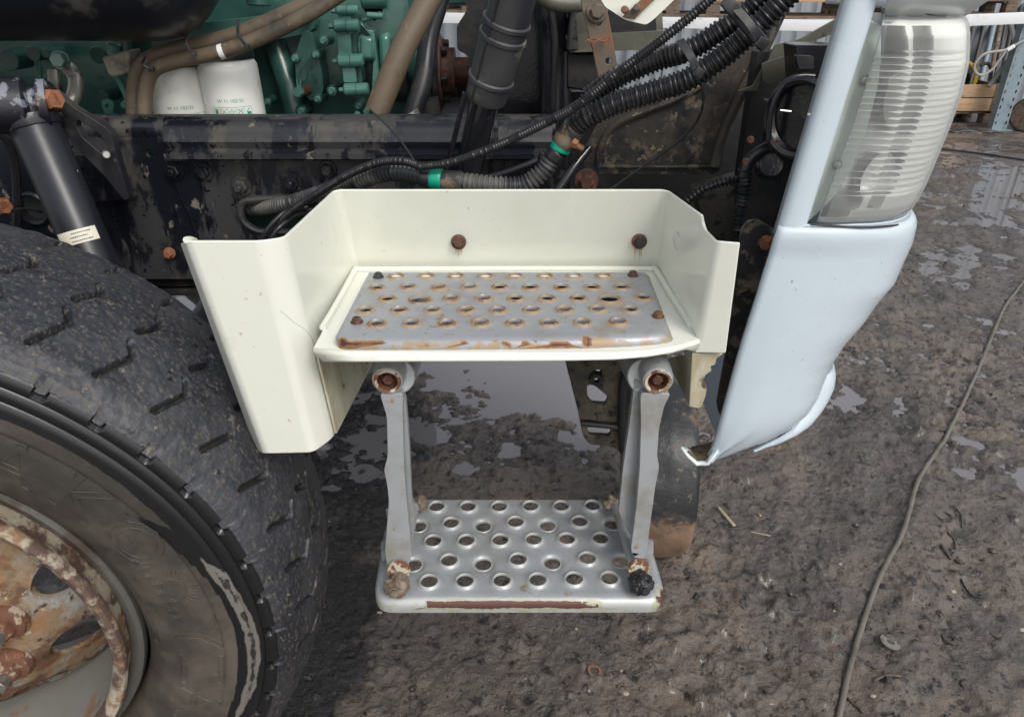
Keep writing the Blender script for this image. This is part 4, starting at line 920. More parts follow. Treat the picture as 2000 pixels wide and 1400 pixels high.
# lower left fittings
a = P(118, 118, 1.44); obj('banjo_bolt', hexbolt(a, (.25, -1, .1), wpx(15, a), .018, 1.2, .004), M_GREENL, eng)
obj('elbow', tube([P(132, 132, 1.45), P(146, 150, 1.44), P(148, 175, 1.42), P(138, 200, 1.40), P(118, 212, 1.40)], .0135, 16), M_ZINC, eng); obj('elbow', tube([P(104, 140, 1.46), P(106, 160, 1.45), P(112, 180, 1.44)], .011, 14), M_ZINC, eng)
obj('fuel_pipe', tube([P(74, 120, 1.46), P(76, 150, 1.45), P(80, 185, 1.44), P(80, 230, 1.44)], .0055, 10), M_GREEN, eng); cx('pipe_boss', (76, 126), (77, 146), 7, M_GREENL, 1.46)
for (x, y, r_) in ((65, 106, 14), (16, 118, 20), (190, 108, 16), (88, 105, 9), (200, 190, 12)): a = P(x, y, 1.5); obj('bolt_boss', cyl(a + Vector((0, .06, 0)), a, wpx(r_, a), 20), M_GREEN, eng)
tabm = slab(rnd_poly([(198, 198), (205, 194), (218, 196), (223, 206), (220, 222), (240, 232), (186, 232), (205, 222), (200, 212)], 4, 3), 1.40, .006, 0, [circ(209, 207, 4, 10)]); obj('lifting_tab', tabm, M_GREEN, eng)
obj('small_pipe', tube([P(226, 150, 1.44), P(238, 170, 1.43), P(248, 195, 1.42), P(244, 206, 1.41)], .005, 10), M_GREENL, eng)
for (x, y) in ((245, 204), (698, 224), (716, 218)): a = P(x, y, 1.42); obj('union_nut', hexbolt(a, (.2, -1, 0), wpx(7, a), .012, 0), M_GREENL, eng)
# oil filters
def oil_filter(px, py, lab, off, marks):
    top = P(px, py, 1.44); fr = .0545; fo = bpy.data.objects.new('oil_filter', None); link(fo, T); fo['label'] = lab
    ax = Vector((.02, 0, -1)).normalized()
    obj('canister', lathe([(.0001, 0), (fr * .80, 0), (fr * .92, .004), (fr * .99, .012), (fr, .02), (fr, .17), (.0001, .17)], top, ax, 48), M_FILTER, fo)
    obj('gasket_ring', lathe([(fr * .5, -.012), (fr * .93, -.012), (fr * .95, -.006), (fr * .93, .001), (fr * .5, .001)], top, ax, 40), M_BLACK, fo)
    def onf(x, y, lift=.0005):   # x round, y down
        a = x / fr; frn = Vector((.30, -.95, 0)).normalized(); sd2 = Vector((.95, .30, 0)).normalized()
        return top + ax * y + (frn * math.cos(a) + sd2 * math.sin(a)) * (fr + lift)
    pr = MB()
    V, F_ = text_geo('W 11 102/35', .0088); pr.add([onf(v.x + off, .072 - v.y) for v in V], F_)
    def rect(x0, y0, x1, y1, l=.0005): pr.add([onf(x0, y0, l), onf((x0 + x1) / 2, y0, l), onf(x1, y0, l), onf(x1, y1, l), onf((x0 + x1) / 2, y1, l), onf(x0, y1, l)], [[0, 1, 4, 5], [1, 2, 3, 4]])
    def line(x0, y0, x1, y1, t=.0005):
        n = max(1, int(math.hypot(x1 - x0, y1 - y0) / .005)); dx, dy = x1 - x0, y1 - y0; L = math.hypot(dx, dy); nx, ny = -dy / L * t / 2, dx / L * t / 2
        for i in range(n):
            a, b = i / n, (i + 1) / n; q = [(x0 + dx * a + nx, y0 + dy * a + ny), (x0 + dx * b + nx, y0 + dy * b + ny), (x0 + dx * b - nx, y0 + dy * b - ny), (x0 + dx * a - nx, y0 + dy * a - ny)]; pr.add([onf(*v) for v in q], [[0, 1, 2, 3]])
    for i, x0 in enumerate(marks):
        s = .0145; y0 = .080; x1 = x0 + s
        for q in ((x0, y0, x1, y0), (x0, y0 + s, x1, y0 + s), (x0, y0, x0, y0 + s), (x1, y0, x1, y0 + s)): line(*q)
        k = i % 5
        if k == 0:
            rect(x0 + .0045, y0 + .006, x0 + .010, y0 + .0135); rect(x0 + .0035, y0 + .004, x0 + .011, y0 + .0055); line(x0 + .003, y0 + .002, x0 + .0115, y0 + .005)
        elif k in (1, 3):
            line(x0 + .002, y0 + .003, x1 - .002, y0 + .0125, .0007); line(x1 - .002, y0 + .003, x0 + .002, y0 + .0125, .0007)
            if k == 3: line(x0 + .004, y0 + .004, x0 + .005, y0 + .0125); line(x1 - .004, y0 + .004, x1 - .005, y0 + .0125); line(x0 + .004, y0 + .004, x1 - .004, y0 + .004)
        elif k == 2:
            cc = (x0 + s / 2, y0 + s / 2); 
            for a_, b_ in (((-.0055, .001), (0, -.004)), ((0, -.004), (.0055, 0)), ((.0055, 0), (0, .0045)), ((0, .0045), (-.0055, .001))): line(cc[0] + a_[0], cc[1] + a_[1], cc[0] + b_[0], cc[1] + b_[1], .0006)
            line(cc[0] - .002, cc[1], cc[0] + .002, cc[1] + .001, .001)
        else: line(x0 + .004, y0 + .010, x0 + .011, y0 + .002, .001); rect(x0 + .005, y0 + .009, x0 + .0125, y0 + .0135)
    obj('print', (pr.v, pr.f), M_PRINT, fo, ang=0)
    if len(marks) == 3:
        p2 = MB(); x0 = -.0085; pr = p2; rect(x0, .0815, x0 + .019, .0965, .0004); obj('logo_panel', (p2.v, p2.f), M_PRINT, fo, ang=0)
        p3 = MB()
        for s_, yy in (('MANN', .0882), ('FILTER', .0955)):
            V, F_ = text_geo(s_, .0078 if s_ == 'MANN' else .0066); p3.add([onf(v.x + x0 + .0095, yy - v.y, .0008) for v in V], F_)
        obj('logo_lettering', (p3.v, p3.f), M_FILTER, fo, ang=0)
oil_filter(338, 128, 'left white oil filter with the green logo box', .002, (-.033, .0165, .0315))
oil_filter(441, 114, 'right white oil filter with a row of green pictograms', -.004, (-.040, -.0255, -.011, .0035, .018))
# twin dusty hoses above the filters with ties
hz = bpy.data.objects.new('coolant_hoses', None); link(hz, T); hz['label'] = 'two dusty brown hoses tied together above the filters'
obj('hose', tube([P(262, 236, 1.36), P(262, 180, 1.37), P(276, 128, 1.37), P(330, 100, 1.37), P(430, 78, 1.37), P(520, 45, 1.38), P(660, -20, 1.40)], wpx(14.5, P(262, 200, 1.37)), 16), M_BHOSE, hz)
obj('hose', tube([P(282, 236, 1.33), P(284, 185, 1.34), P(298, 140, 1.34), P(345, 120, 1.34), P(430, 102, 1.34), P(510, 74, 1.35), P(600, 30, 1.36), P(680, -20, 1.38)], wpx(13.5, P(282, 200, 1.34)), 16), M_BHOSE, hz)
for a_, b_, F_ in (((283, 112), (296, 136), 1.33), ((368, 62), (378, 106), 1.33), ((466, 40), (482, 92), 1.335)):
    p, q = P(*a_, F_ + .02), P(*b_, F_ - .012); obj('cable_tie', tube([p, p.lerp(q, .5) + Vector((0, -.022, 0)), q], .0024, 6), M_BLACK, hz); obj('tie_head', boxg(q, (.008, .008, .008), None, .001), M_BLACK, hz)
a = P(434, 83, 1.332); obj('white_band', lathe([(wpx(14.2, a), -.0045), (wpx(14.2, a), .0045)], P(434, 101, 1.34) + Vector((0, 0, .0)), P(510, 74, 1.35) - P(345, 120, 1.34), 24), M_RACKW, hz)

# ---- hoses, fan area, steering column in the middle
obj('big_brown_hose', tube([P(735, 222, 1.36), P(752, 180, 1.37), P(790, 90, 1.40), P(838, 0, 1.45), P(870, -60, 1.5)], wpx(24, P(752, 180, 1.37)), 24), M_BHOSE, T, label='thick dusty brown hose')
obj('ribbed_hose', tube([P(798, 245, 1.47), P(812, 205, 1.48), P(828, 150, 1.50), P(838, 70, 1.54), P(862, -10, 1.6)], wpx(19, P(812, 205, 1.48)), 20), M_BLACK, T, label='dark hose with a bright clamp')
a = P(800, 226, 1.45); s = MB(); s.add(*lathe([(wpx(19, a), -.006), (wpx(20.5, a), -.005), (wpx(20.5, a), .005), (wpx(19, a), .006)], a, Vector((.45, 0, -1)), 30)); s.add(*cyl(a + Vector((.012, -.024, -.003)), a + Vector((.032, -.026, -.013)), .006, 12)); obj('hose_clamp', (s.v, s.f), M_STEEL, T)
# pulley, hub and shaft of the fan
fan = bpy.data.objects.new('fan_drive', None); link(fan, T)
c_ = P(846, 140, 1.72)
obj('fan_pulley', lathe([(.0001, 0), (.085, 0), (.09, .006), (.09, .012), (.08, .018), (.0001, .018)], c_, (1, 0, 0), 40), M_DARK, fan)
obj('fan_hub', lathe([(.075, .018), (.072, .022), (.05, .024), (.05, .05), (.03, .05), (.03, .12)], c_, (1, 0, 0), 30), M_DRUST, fan)
for k in range(6): a = R(60 * k + 10); obj('hub_bolt', hexbolt(c_ + Vector((.024, .060 * math.cos(a), .060 * math.sin(a))), (1, 0, 0), .009, .01, 1.2, .002), M_DARK, fan)
obj('dark_shroud', slab(rnd_poly([(900, -30), (1010, -30), (980, 230), (930, 230), (915, 110), (893, 98), (892, 52), (912, 20)], 6, 3), 1.58, .05), M_DARK, T)
for (x, y0, y1, wd) in ((905, 148, 150, 26), (900, 158, 163, 34)): bev(obj('steel_strip', slab([(x - wd / 2, y0), (x + wd / 2, y0), (x + wd / 2, y1), (x - wd / 2, y1)], 1.7, .02), M_RACKW, T), .001)
obj('radiator', boxg((.06, 1.78, CAM_H - .33), (.10, .62, .42), None, .01), M_DARK, T)
obj('radiator_hose_plate', slab([(828, 196), (855, 190), (862, 235), (822, 238)], 1.5, .02), M_DARK, T)
# dark cab mount and inner panels behind the harness
obj('cab_mount', slab([(1012, -60), (1110, -60), (1120, 380), (940, 400), (980, 230)], 1.40, .12), M_BLACKWET, T)
obj('inner_panel', slab([(1010, 180), (1600, 180), (1560, 600), (960, 600), (940, 400)], 1.42, .03), M_DARK, T)
obj('mount_tube', tube([P(1078, -40, 1.34), P(1078, 40, 1.34), P(1084, 80, 1.34), P(1084, 380, 1.34)], .028, 20), M_BLACKWET, T)
bev(obj('bracket_box', slab([(1105, 70), (1300, 60), (1300, 96), (1112, 104)], 1.30, .1), M_OLIVE, T, ang=30), .003)
bev(obj('bracket_box', slab([(1116, 8), (1124, 8), (1130, 100), (1108, 100)], 1.27, .06), M_FRAME, T, ang=30), .003)
bev(obj('dark_bracket', slab([(1108, 104), (1190, 104), (1190, 165), (1140, 178), (1108, 172)], 1.32, .06), M_DARK, T, ang=30), .003)
bev(obj('bracket_panel', slab([(1040, -40), (1290, -40), (1296, 60), (1125, 92), (1118, 20)], 1.36, .03), M_OLIVE, T, ang=30), .003)
bev(obj('control_box', slab(rnd_poly([(1185, 20), (1280, 20), (1284, 88), (1190, 90)], 5, 3), 1.31, .05), M_DARK, T, ang=30), .004)
a = P(1065, -4, 1.25); obj('grey_pipe', tube([P(1040, -30, 1.28), P(1075, 4, 1.27), P(1130, 8, 1.28), P(1180, -20, 1.3)], wpx(16, a), 16), M_OLIVE, T)
# rusty strap
strap = slab([(1130, -20), (1178, -20), (1190, 40), (1206, 128), (1168, 154), (1158, 100), (1142, 40)], 1.20, .007, 0, [circ(1189, 120, 6.5, 14), circ(1168, 46, 6, 12)])
bev(obj('rusty_strap', strap, M_BRACKET, T, ang=30, label='rust streaked steel strap'), .0015)
obj('strap_bolt', hexbolt(P(1166, 22, 1.198), (0, -1, 0), .011, .008, 1.5, .003), M_BRACKET, T)
obj('tie_wire', tube([P(1143, 82, 1.19), P(1160, 76, 1.19), P(1180, 82, 1.187), P(1190, 74, 1.19), P(1180, 72, 1.19), P(1160, 84, 1.187), P(1146, 78, 1.19)], .0011, 5), M_ORUST, T)
# steering column with clamped sleeves
col_ = bpy.data.objects.new('steering_column', None); link(col_, T); col_['label'] = 'black ribbed steering column shroud'
q0, q1, q2 = P(1018, -60, 1.10), P(948, 195, 1.16), P(906, 372, 1.20)
rc = wpx(46, P(975, 100, 1.13)); dcol = (q1 - q0).normalized(); Lc = (q1 - q0).length
cc = lambda py: (py + 60) / 255 * Lc
prof = [(rc * .92, 0), (rc * .93, cc(30))]
for y_ in (36, 64, 150): prof += [(rc * .95, cc(y_) - .005), (rc * 1.03, cc(y_) - .003), (rc * 1.03, cc(y_) + .002), (rc * .97, cc(y_) + .004)]
prof += [(rc * .93, cc(186)), (rc * .90, cc(192)), (rc * .6, cc(192))]
obj('shroud', lathe(prof, q0, dcol, 40), mat('dull_black_plastic', (.028, .029, .036), .42, layers=[((.13, .12, .10), 13, .56, .62, .7, 6), ((.05, .05, .052), 6, .45, .6, .5)], bump=(80, .1, .002)), col_)
obj('seam', tube([q0 + Vector((-rc * .6, -rc * .78, 0)), q1 + Vector((-rc * .6, -rc * .74, 0))], .002, 6), M_BLACK, col_)
obj('shaft', tube([q1, q1.lerp(q2, .5), q2], rc * .66, 28), M_BLACKWET, col_)
obj('guide_rod', tube([P(908, 182, 1.12), P(890, 260, 1.14), P(872, 330, 1.16)], .004, 8), M_BLACKWET, col_)
obj('dipstick_wire', tube([P(722, 214, 1.2), P(745, 235, 1.18), P(780, 272, 1.15), P(812, 318, 1.12)], .0015, 6), M_CABLE, T)

# ---- cream fragment hanging at the top
frag = slab(rnd_poly([(1168, -10), (1182, 14), (1222, 40), (1262, 49), (1275, 40), (1330, -12)], 5, 3), .98, .004)
fr_o = obj('cream_flap', frag, M_CREAM, T, ang=30, label='cream painted flap end hanging at the top'); bev(fr_o, .0015)
bev(obj('flap_strap', slab([(1215, 34), (1268, -14), (1292, -14), (1240, 38)], .974, .003), M_BRACKET, fr_o, ang=30), .001)
for x, y in ((1222, 21), (1246, 17)): obj('flap_bolt', cyl(P(x, y, .972), P(x - 3, y - 2, .962), .0045, 10), M_BRACKET, fr_o)

# ---- quarter panel with mud splatter
qp_ = rnd_poly([(1140, 340), (1142, 290), (1168, 240), (1215, 205), (1300, 165), (1420, 110), (1510, 20), (1550, -40), (1570, -40), (1528, 40), (1470, 150), (1440, 215), (1420, 262), (1405, 341)], 16, 4)
bev(obj('mud_panel', slab(qp_, 1.20, .006), M_SPLAT, T, ang=30, label='mud splattered black inner panel'), .002)
rim_pts = [P(x, y, 1.197) for x, y in ((1170, 325), (1172, 290), (1195, 250), (1240, 225), (1320, 195), (1370, 165))]; obj('pressed_bead', tube(rim_pts, .006, 8), M_SPLAT, T)
obj('pressed_bead', tube([P(1170, 325, 1.197), P(1290, 326, 1.197), P(1394, 325, 1.197)], .004, 8), M_SPLAT, T)
obj('pressed_bead', tube([P(1394, 325, 1.197), P(1412, 262, 1.197), P(1440, 200, 1.197), P(1500, 80, 1.197), P(1545, -20, 1.197)], .009, 10), M_SPLATG, T)
obj('loose_wire', tube([P(1370, 165, 1.17), P(1374, 200, 1.17), P(1360, 240, 1.18), P(1320, 280, 1.18), P(1250, 330, 1.15), P(1190, 372, 1.12)], .0022, 6), M_CABLE, T)

# ---- harness conduits
hn = bpy.data.objects.new('wiring_harness', None); link(hn, T); hn['label'] = 'black corrugated wiring conduits with green tape'
def cond(pts, rpx, pitch=.0062, dep=.0022, m=M_HOSE, lab=None):
    P3 = [P(*p) for p in pts]; return obj('conduit', tube(P3, wpx(rpx, P3[len(P3) // 2]), 16, (pitch, dep)), m, hn, ang=60, label=lab)
cond([(702, 352, 1.16), (740, 338, 1.14), (790, 334, 1.12), (838, 346, 1.10)], 20, .0075, .003, M_HOSEG)
cond([(900, 355, 1.09), (960, 362, 1.08), (1020, 362, 1.08), (1060, 335, 1.08), (1082, 305, 1.08)], 19, .0075, .003, M_HOSEG)
cond([(1118, 252, 1.07), (1150, 228, 1.06), (1210, 200, 1.05), (1290, 175, 1.04), (1350, 152, 1.03), (1420, 104, 1.02), (1480, 50, 1.01), (1540, -10, 1.0), (1570, -40, 1.)], 23, .0068, .003)
cond([(1150, 190, 1.10), (1210, 150, 1.09), (1290, 116, 1.08), (1350, 96, 1.06), (1420, 52, 1.05), (1470, 14, 1.04), (1510, -30, 1.03)], 22, .0068, .003)
cond([(820, 326, 1.08), (880, 318, 1.08), (960, 290, 1.07), (1050, 248, 1.06), (1130, 205, 1.03), (1200, 148, 1.01), (1270, 95, 1.0), (1340, 40, .99), (1420, -30, .98)], 9.5, .0042, .0014)
cond([(486, 411, 1.30), (540, 402, 1.24), (590, 388, 1.22), (650, 368, 1.20), (700, 352, 1.17)], 14, .0062, .0028, M_HOSEG)
cond([(515, 470, 1.19), (560, 420, 1.17), (620, 378, 1.15), (680, 342, 1.13), (740, 318, 1.11), (790, 316, 1.09), (824, 327, 1.08)], 8, .004, .0012)
cond([(1336, 398, 1.06), (1370, 372, 1.06), (1410, 357, 1.06), (1444, 352, 1.06)], 9, .0062, .0028)
cond([(1455, 330, 1.02), (1455, 370, 1.02), (1445, 420, 1.02), (1438, 480, 1.02)], 13, .0062, .0028)
obj('conduit', tube([P(1452, 345, 1.02), P(1460, 320, 1.02), P(1475, 302, 1.02), P(1500, 288, 1.02)], wpx(12, P(1460, 320, 1.02)), 14), M_HOSE, hn)
for pts in (((505, 480, 1.16), (525, 445, 1.16), (560, 412, 1.18), (600, 405, 1.2)), ((522, 480, 1.15), (540, 450, 1.15), (572, 425, 1.18), (610, 410, 1.22)), ((900, 352, 1.10), (960, 345, 1.09), (1020, 325, 1.08), (1050, 312, 1.08))):
    obj('cable', tube([P(*p) for p in pts], .0042, 10), M_CABLE, hn)
obj('cable', tube([P(1090, 372, 1.05), P(1118, 330, 1.06), P(1150, 290, 1.08)], .007, 10), M_BLACKWET, hn)
def wrap(name, a_, b_, rpx, m, bulge=1.06):
    a, b = P(*a_), P(*b_); r_ = wpx(rpx, a); L = (b - a).length
    return obj(name, lathe([(r_ * .9, 0), (r_, .001), (r_ * bulge, L * .3), (r_, L * .5), (r_ * bulge, L * .75), (r_, L - .001), (r_ * .9, L)], a, b - a, 26), m, hn, ang=60)
wrap('green_tape', (840, 348, 1.098), (864, 351, 1.095), 19.5, M_TAPE); wrap('tape', (822, 345, 1.10), (842, 349, 1.098), 19, M_CABLE, 1.0); wrap('sleeve', (864, 352, 1.095), (902, 353, 1.09), 19, M_SLEEVE, 1.0)
wrap('green_tape', (1092, 296, 1.078), (1098, 281, 1.078), 20, M_TAPE); wrap('sleeve', (1098, 281, 1.078), (1124, 247, 1.07), 23, M_SLEEVE, 1.0); wrap('tape', (1078, 312, 1.08), (1092, 295, 1.078), 20, M_CABLE, 1.)
obj('sleeve_bolt', hexbolt(P(1118, 278, 1.05), (1, -.3, -.5), .007, .008, 0), M_ORUST, hn); obj('sleeve_bolt', cyl(P(1122, 282, 1.05), P(1140, 291, 1.05), .0045, 10), M_RUST, hn)
obj('mount_bolt', hexbolt(P(1145, 353, 1.14), (0, -1, 0), .012, .012, 1.6, .003), M_DRUST, hn)
# cable ties and tape on the big pair
for a_, b_, F_ in (((1328, 78), (1364, 142), .985), ((1436, 14), (1486, 84), .97)):
    p, q = P(*a_, F_ + .012), P(*b_, F_); mid = p.lerp(q, .5) + Vector((0, -.012, 0)); s_, u_, d_ = frame(q - p)
    V = []; C = catmull([p, mid, q], .006)
    for c in C: V += [c + Vector((.0045, 0, .002)), c - Vector((.0045, 0, .002)), c - Vector((.0045, -.0015, .002)), c + Vector((.0045, .0015, .002))]
    obj('cable_tie', (V, [[4 * i, 4 * i + 1, 4 * i + 5, 4 * i + 4] for i in range(len(C) - 1)] + [[4 * i + 3, 4 * i, 4 * i + 4, 4 * i + 7] for i in range(len(C) - 1)] + [[4 * i + 1, 4 * i + 2, 4 * i + 6, 4 * i + 5] for i in range(len(C) - 1)]), M_HOSEG, hn)
    obj('tie_head', boxg(q + Vector((0, -.002, 0)), (.013, .007, .013), Matrix.Rotation(.5, 3, 'Y'), .002), M_CABLE, hn)
for k in range(5):
    a = P(1430 + 13 * k, 16 + 15 * k, .985); obj('tape_strip', boxg(a, (.030, .010, .016), Matrix.Rotation(.75, 3, 'Y') @ Matrix.Rotation(.25 * (k % 2), 3, 'X'), .003), mat('black_cloth_tape', (.02, .021, .024), .4, layers=[((.05, .05, .052), 30, .5, .6, .5)]), hn)
obj('cable_tie', tube([P(1136, 186, 1.02), P(1150, 205, 1.03), P(1166, 235, 1.045)], .0022, 6), M_CABLE, hn)

# ---- pale corner panel, loft of plan curves
def corner(rows, r_, Fback, n_flat=10, n_arc=10, n_back=6, ret=.018):
    """rows: (py, px_left, px_right, F0). returns verts, faces of a sheet running along the side and round the front corner"""
    V = []; n = None
    for (py, xl, xr, F0) in rows:
        zz = P(1500, py, F0).z; L_ = P(xl, py, F0); Rr = P(xr, py, F0 + .53 * r_); rad = min(r_, max(.004, (Rr.x - L_.x) * .9))
        Rr = P(xr, py, F0 + .53 * rad); xc = Rr.x - .88 * rad
        pts = []
        if ret: pts += [(L_.x + .004, F0 + ret), (L_.x + .0005, F0 + .006), (L_.x + .0035, F0 + .0012)]
        s0_ = L_.x + .007
        pts += [(s0_ + (xc - s0_) * i / n_flat, F0 + .004 * math.sin(math.pi * i / n_flat) * -1) for i in range(n_flat)]
        pts += [(xc + rad * math.sin(R(90 * i / n_arc)), F0 + rad - rad * math.cos(R(90 * i / n_arc))) for i in range(n_arc)]
        pts += [(xc + rad + .012 * math.sin(i / n_back * 1.5), F0 + rad + (Fback - F0 - rad) * i / n_back) for i in range(n_back + 1)]
        n = len(pts); V += [Vector((x, y, zz)) for x, y in pts]
    F_ = [[j * n + i, (j + 1) * n + i, (j + 1) * n + i + 1, j * n + i + 1] for j in range(len(rows) - 1) for i in range(n - 1)]
    return V, F_
def interp_rows(keys, step):
    ys = [k[0] for k in keys]; out = []; y = ys[0]
    while y <= ys[-1] + .01:
        out.append((y,) + tuple(float(np.interp(y, ys, [k[i] for k in keys])) for i in range(1, len(keys[0])))); y += step
    return out
keys = [(441, 1524, 1770, .803), (446, 1522, 1778, .799), (456, 1519, 1783, .797), (470, 1514, 1783, .797), (486, 1509, 1779, .7985), (500, 1505, 1776, .800), (540, 1492, 1758, .80), (580, 1480, 1741, .80), (620, 1467, 1708, .80), (660, 1454, 1681, .80), (700, 1442, 1647, .80), (740, 1431, 1621, .80), (780, 1420, 1603, .80), (810, 1412, 1592, .80), (835, 1405, 1578, .801), (855, 1400, 1556, .803), (872, 1395, 1526, .806), (886, 1389, 1474, .810), (896, 1382, 1440, .815), (904, 1374, 1405, .821)]
panel = bpy.data.objects.new('corner_panel', None); link(panel, T); panel['label'] = 'pale blue-white front corner panel with headlight pillar'
def shell(name, g, m, par, th=.003, lab=None, ang=60, off=-1):
    o = obj(name, g, m, par, ang=ang, label=lab); s_ = o.modifiers.new('s', 'SOLIDIFY'); s_.thickness = th; s_.offset = off; return o
rows = []
for i in range(len(keys) - 1):
    a, b = keys[i], keys[i + 1]; n_ = max(1, int((b[0] - a[0]) / 10))
    for k in range(n_): rows.append(tuple(a[j] + (b[j] - a[j]) * k / n_ for j in range(4)))
rows.append(keys[-1])
shell('lower_panel', corner(rows, .10, 1.35), M_WHITE, panel)
# ledge under the lens
a, b, c, d = P(1578, 441, .803), P(1765, 437, .803), P(1770, 432, .90), P(1590, 436, .90)
tp = corner([(441, 1524, 1770, .803), (439, 1562, 1766, .815)], .10, 1.35, ret=0); shell('ledge', tp, M_WHITE, panel, .002)
# pillar
pr_ = []
for y in range(-60, 476, 22):
    t = y / 440; xl = 1655 + (1524 - 1655) * t; xr = 1717 + (1578 - 1717) * t; pr_.append((P(xl, y, .80), P(xr, y, .80)))
V = []; 
for (a, b) in pr_:
    V += [a + Vector((.006, .030, 0)), a + Vector((.0015, .007, 0)), a + Vector((.0045, .0015, 0)), a + Vector((.010, 0, 0)), a.lerp(b, .5) + Vector((0, -.0012, 0)), b + Vector((-.004, 0, 0)), b + Vector((-.0008, .0015, 0)), b + Vector((0, .006, 0)), b + Vector((.001, .022, 0))]
shell('pillar', (V, [[j * 9 + i, (j + 1) * 9 + i, (j + 1) * 9 + i + 1, j * 9 + i + 1] for j in range(len(pr_) - 1) for i in range(8)]), M_WHITE, panel, .002)
# upper panel above the lamp
krows = [(-60, 1728, 1985, .785), (-30, 1722, 1965, .785), (-8, 1718, 1945, .787), (8, 1716, 1925, .792), (20, 1715, 1908, .80), (30, 1714, 1895, .812), (36, 1716, 1885, .825)]
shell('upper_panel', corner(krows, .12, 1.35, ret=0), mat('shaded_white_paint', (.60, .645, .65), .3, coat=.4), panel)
# bent, cracked lip at the very bottom
lipg = MB(); A0 = [P(1332, 872, .812), P(1345, 890, .806), P(1362, 906, .802), P(1382, 905, .802), P(1400, 880, .804)]
B0 = [P(1345, 872, .850), P(1358, 884, .846), P(1368, 892, .842), P(1380, 890, .840), P(1394, 866, .836)]
lipg.add(A0 + B0, [[i, i + 1, 6 + i, 5 + i] for i in range(4)]); shell('bent_lip', (lipg.v, lipg.f), M_WHITE_CHIP, panel, .003)
obj('packed_dirt', ([P(1342, 882, .812), P(1362, 900, .812), P(1380, 895, .812), P(1399, 868, .812), P(1395, 862, .86), P(1350, 872, .86)], [[0, 1, 2, 3, 4, 5]]), M_MUDGREASE, panel, ang=0)
# bulging end of the bumper behind the corner
earr = [(730, 1560, 1617, .875), (738, 1560, 1625, .862), (752, 1560, 1628, .858), (775, 1560, 1626, .856), (798, 1560, 1616, .850), (820, 1550, 1602, .842), (840, 1535, 1586, .834), (856, 1510, 1566, .828), (870, 1480, 1540, .824), (878, 1460, 1516, .823)]
shell('bumper_end', corner(earr, .05, 1.35, ret=0), M_WHITE, panel)

# ---- headlight
lamp = bpy.data.objects.new('headlight', None); link(lamp, T); lamp['label'] = 'clear wraparound headlight with ribbed lens'
lk = [(28, 1712, 1872, .815), (36, 1711, 1884, .806), (48, 1709, 1890, .801), (70, 1704, 1893, .799), (100, 1697, 1892, .799), (130, 1689, 1890, .799), (150, 1683, 1886, .799), (200, 1668, 1874, .80), (260, 1648, 1853, .80), (320, 1626, 1829, .80), (380, 1604, 1804, .80), (410, 1592, 1789, .801), (426, 1586, 1778, .803), (436, 1583, 1766, .808), (440, 1584, 1755, .815)]
lr = []
for i in range(len(lk) - 1):
    a, b = lk[i], lk[i + 1]; n_ = max(1, int((b[0] - a[0]) / 2.17))
    for k in range(n_):
        q_ = [a[j] + (b[j] - a[j]) * k / n_ for j in range(4)]
        if 100 < q_[0] < 380: q_[3] += .0010 * abs(math.sin(math.pi * (q_[0] - 100) / 13.0))
        lr.append(tuple(q_))
lr.append(lk[-1])
shell('lens', corner(lr, .095, 1.1, ret=0, n_flat=14, n_arc=12), M_LENS, lamp, .003)
# bowl of the reflector
bowl = [];
for (py, xl, xr, F0) in interp_rows([(40, 1722, 1872, .85), (120, 1712, 1866, .875), (240, 1670, 1838, .885), (360, 1626, 1796, .875), (430, 1600, 1762, .845)], 12): bowl.append((py, xl, xr, F0))
V, F_ = corner(bowl, .06, 1.05, ret=0); obj('reflector', (V, F_), M_REFL, lamp, ang=0)
for p_ in lamp.children[-1].data.polygons: p_.use_smooth = True
for fr_, rr2 in ((P(1780, 185, .87), 72), (P(1722, 345, .868), 56)):
    obj('reflector_bowl', lathe([(wpx(rr2, fr_), 0), (wpx(rr2 * .97, fr_), .006), (wpx(rr2 * .7, fr_), .03), (wpx(rr2 * .3, fr_), .045), (.006, .048)], fr_ + Vector((0, -.012, 0)), Vector((-.25, 1, 0)), 40), M_REFL, lamp)
    obj('bulb', lathe([(.0001, 0), (.006, .002), (.009, .008), (.009, .03)], fr_ + Vector((-.002, .004, 0)), Vector((-.25, 1, 0)), 16), M_STEEL, lamp)
bk = slab([(1700, 40), (1722, 50), (1722, 120), (1716, 170), (1694, 255), (1664, 330), (1632, 385), (1596, 420), (1572, 440), (1562, 440), (1612, 270), (1668, 110)], .814, .006); bev(obj('lamp_frame', bk, M_LAMPBACK, lamp, ang=30), .002)
for (x, y) in ((1690, 157), (1636, 322)): obj('lamp_screw', lathe([(.0001, .004), (.003, .004), (.0048, .0022), (.0052, 0)][::-1], P(x, y, .811), (0, -1, 0), 16), M_STEEL, lamp)
obj('lens_trim', tube([P(1584, 438, .799), P(1680, 444, .797), P(1740, 441, .805), P(1768, 437, .83)], .0013, 8), M_BLACK, lamp)
obj('top_shadow_gap', tube([P(1735, 22, .82), P(1790, 20, .81), P(1845, 28, .828)], .0035, 8), M_DARK, lamp)

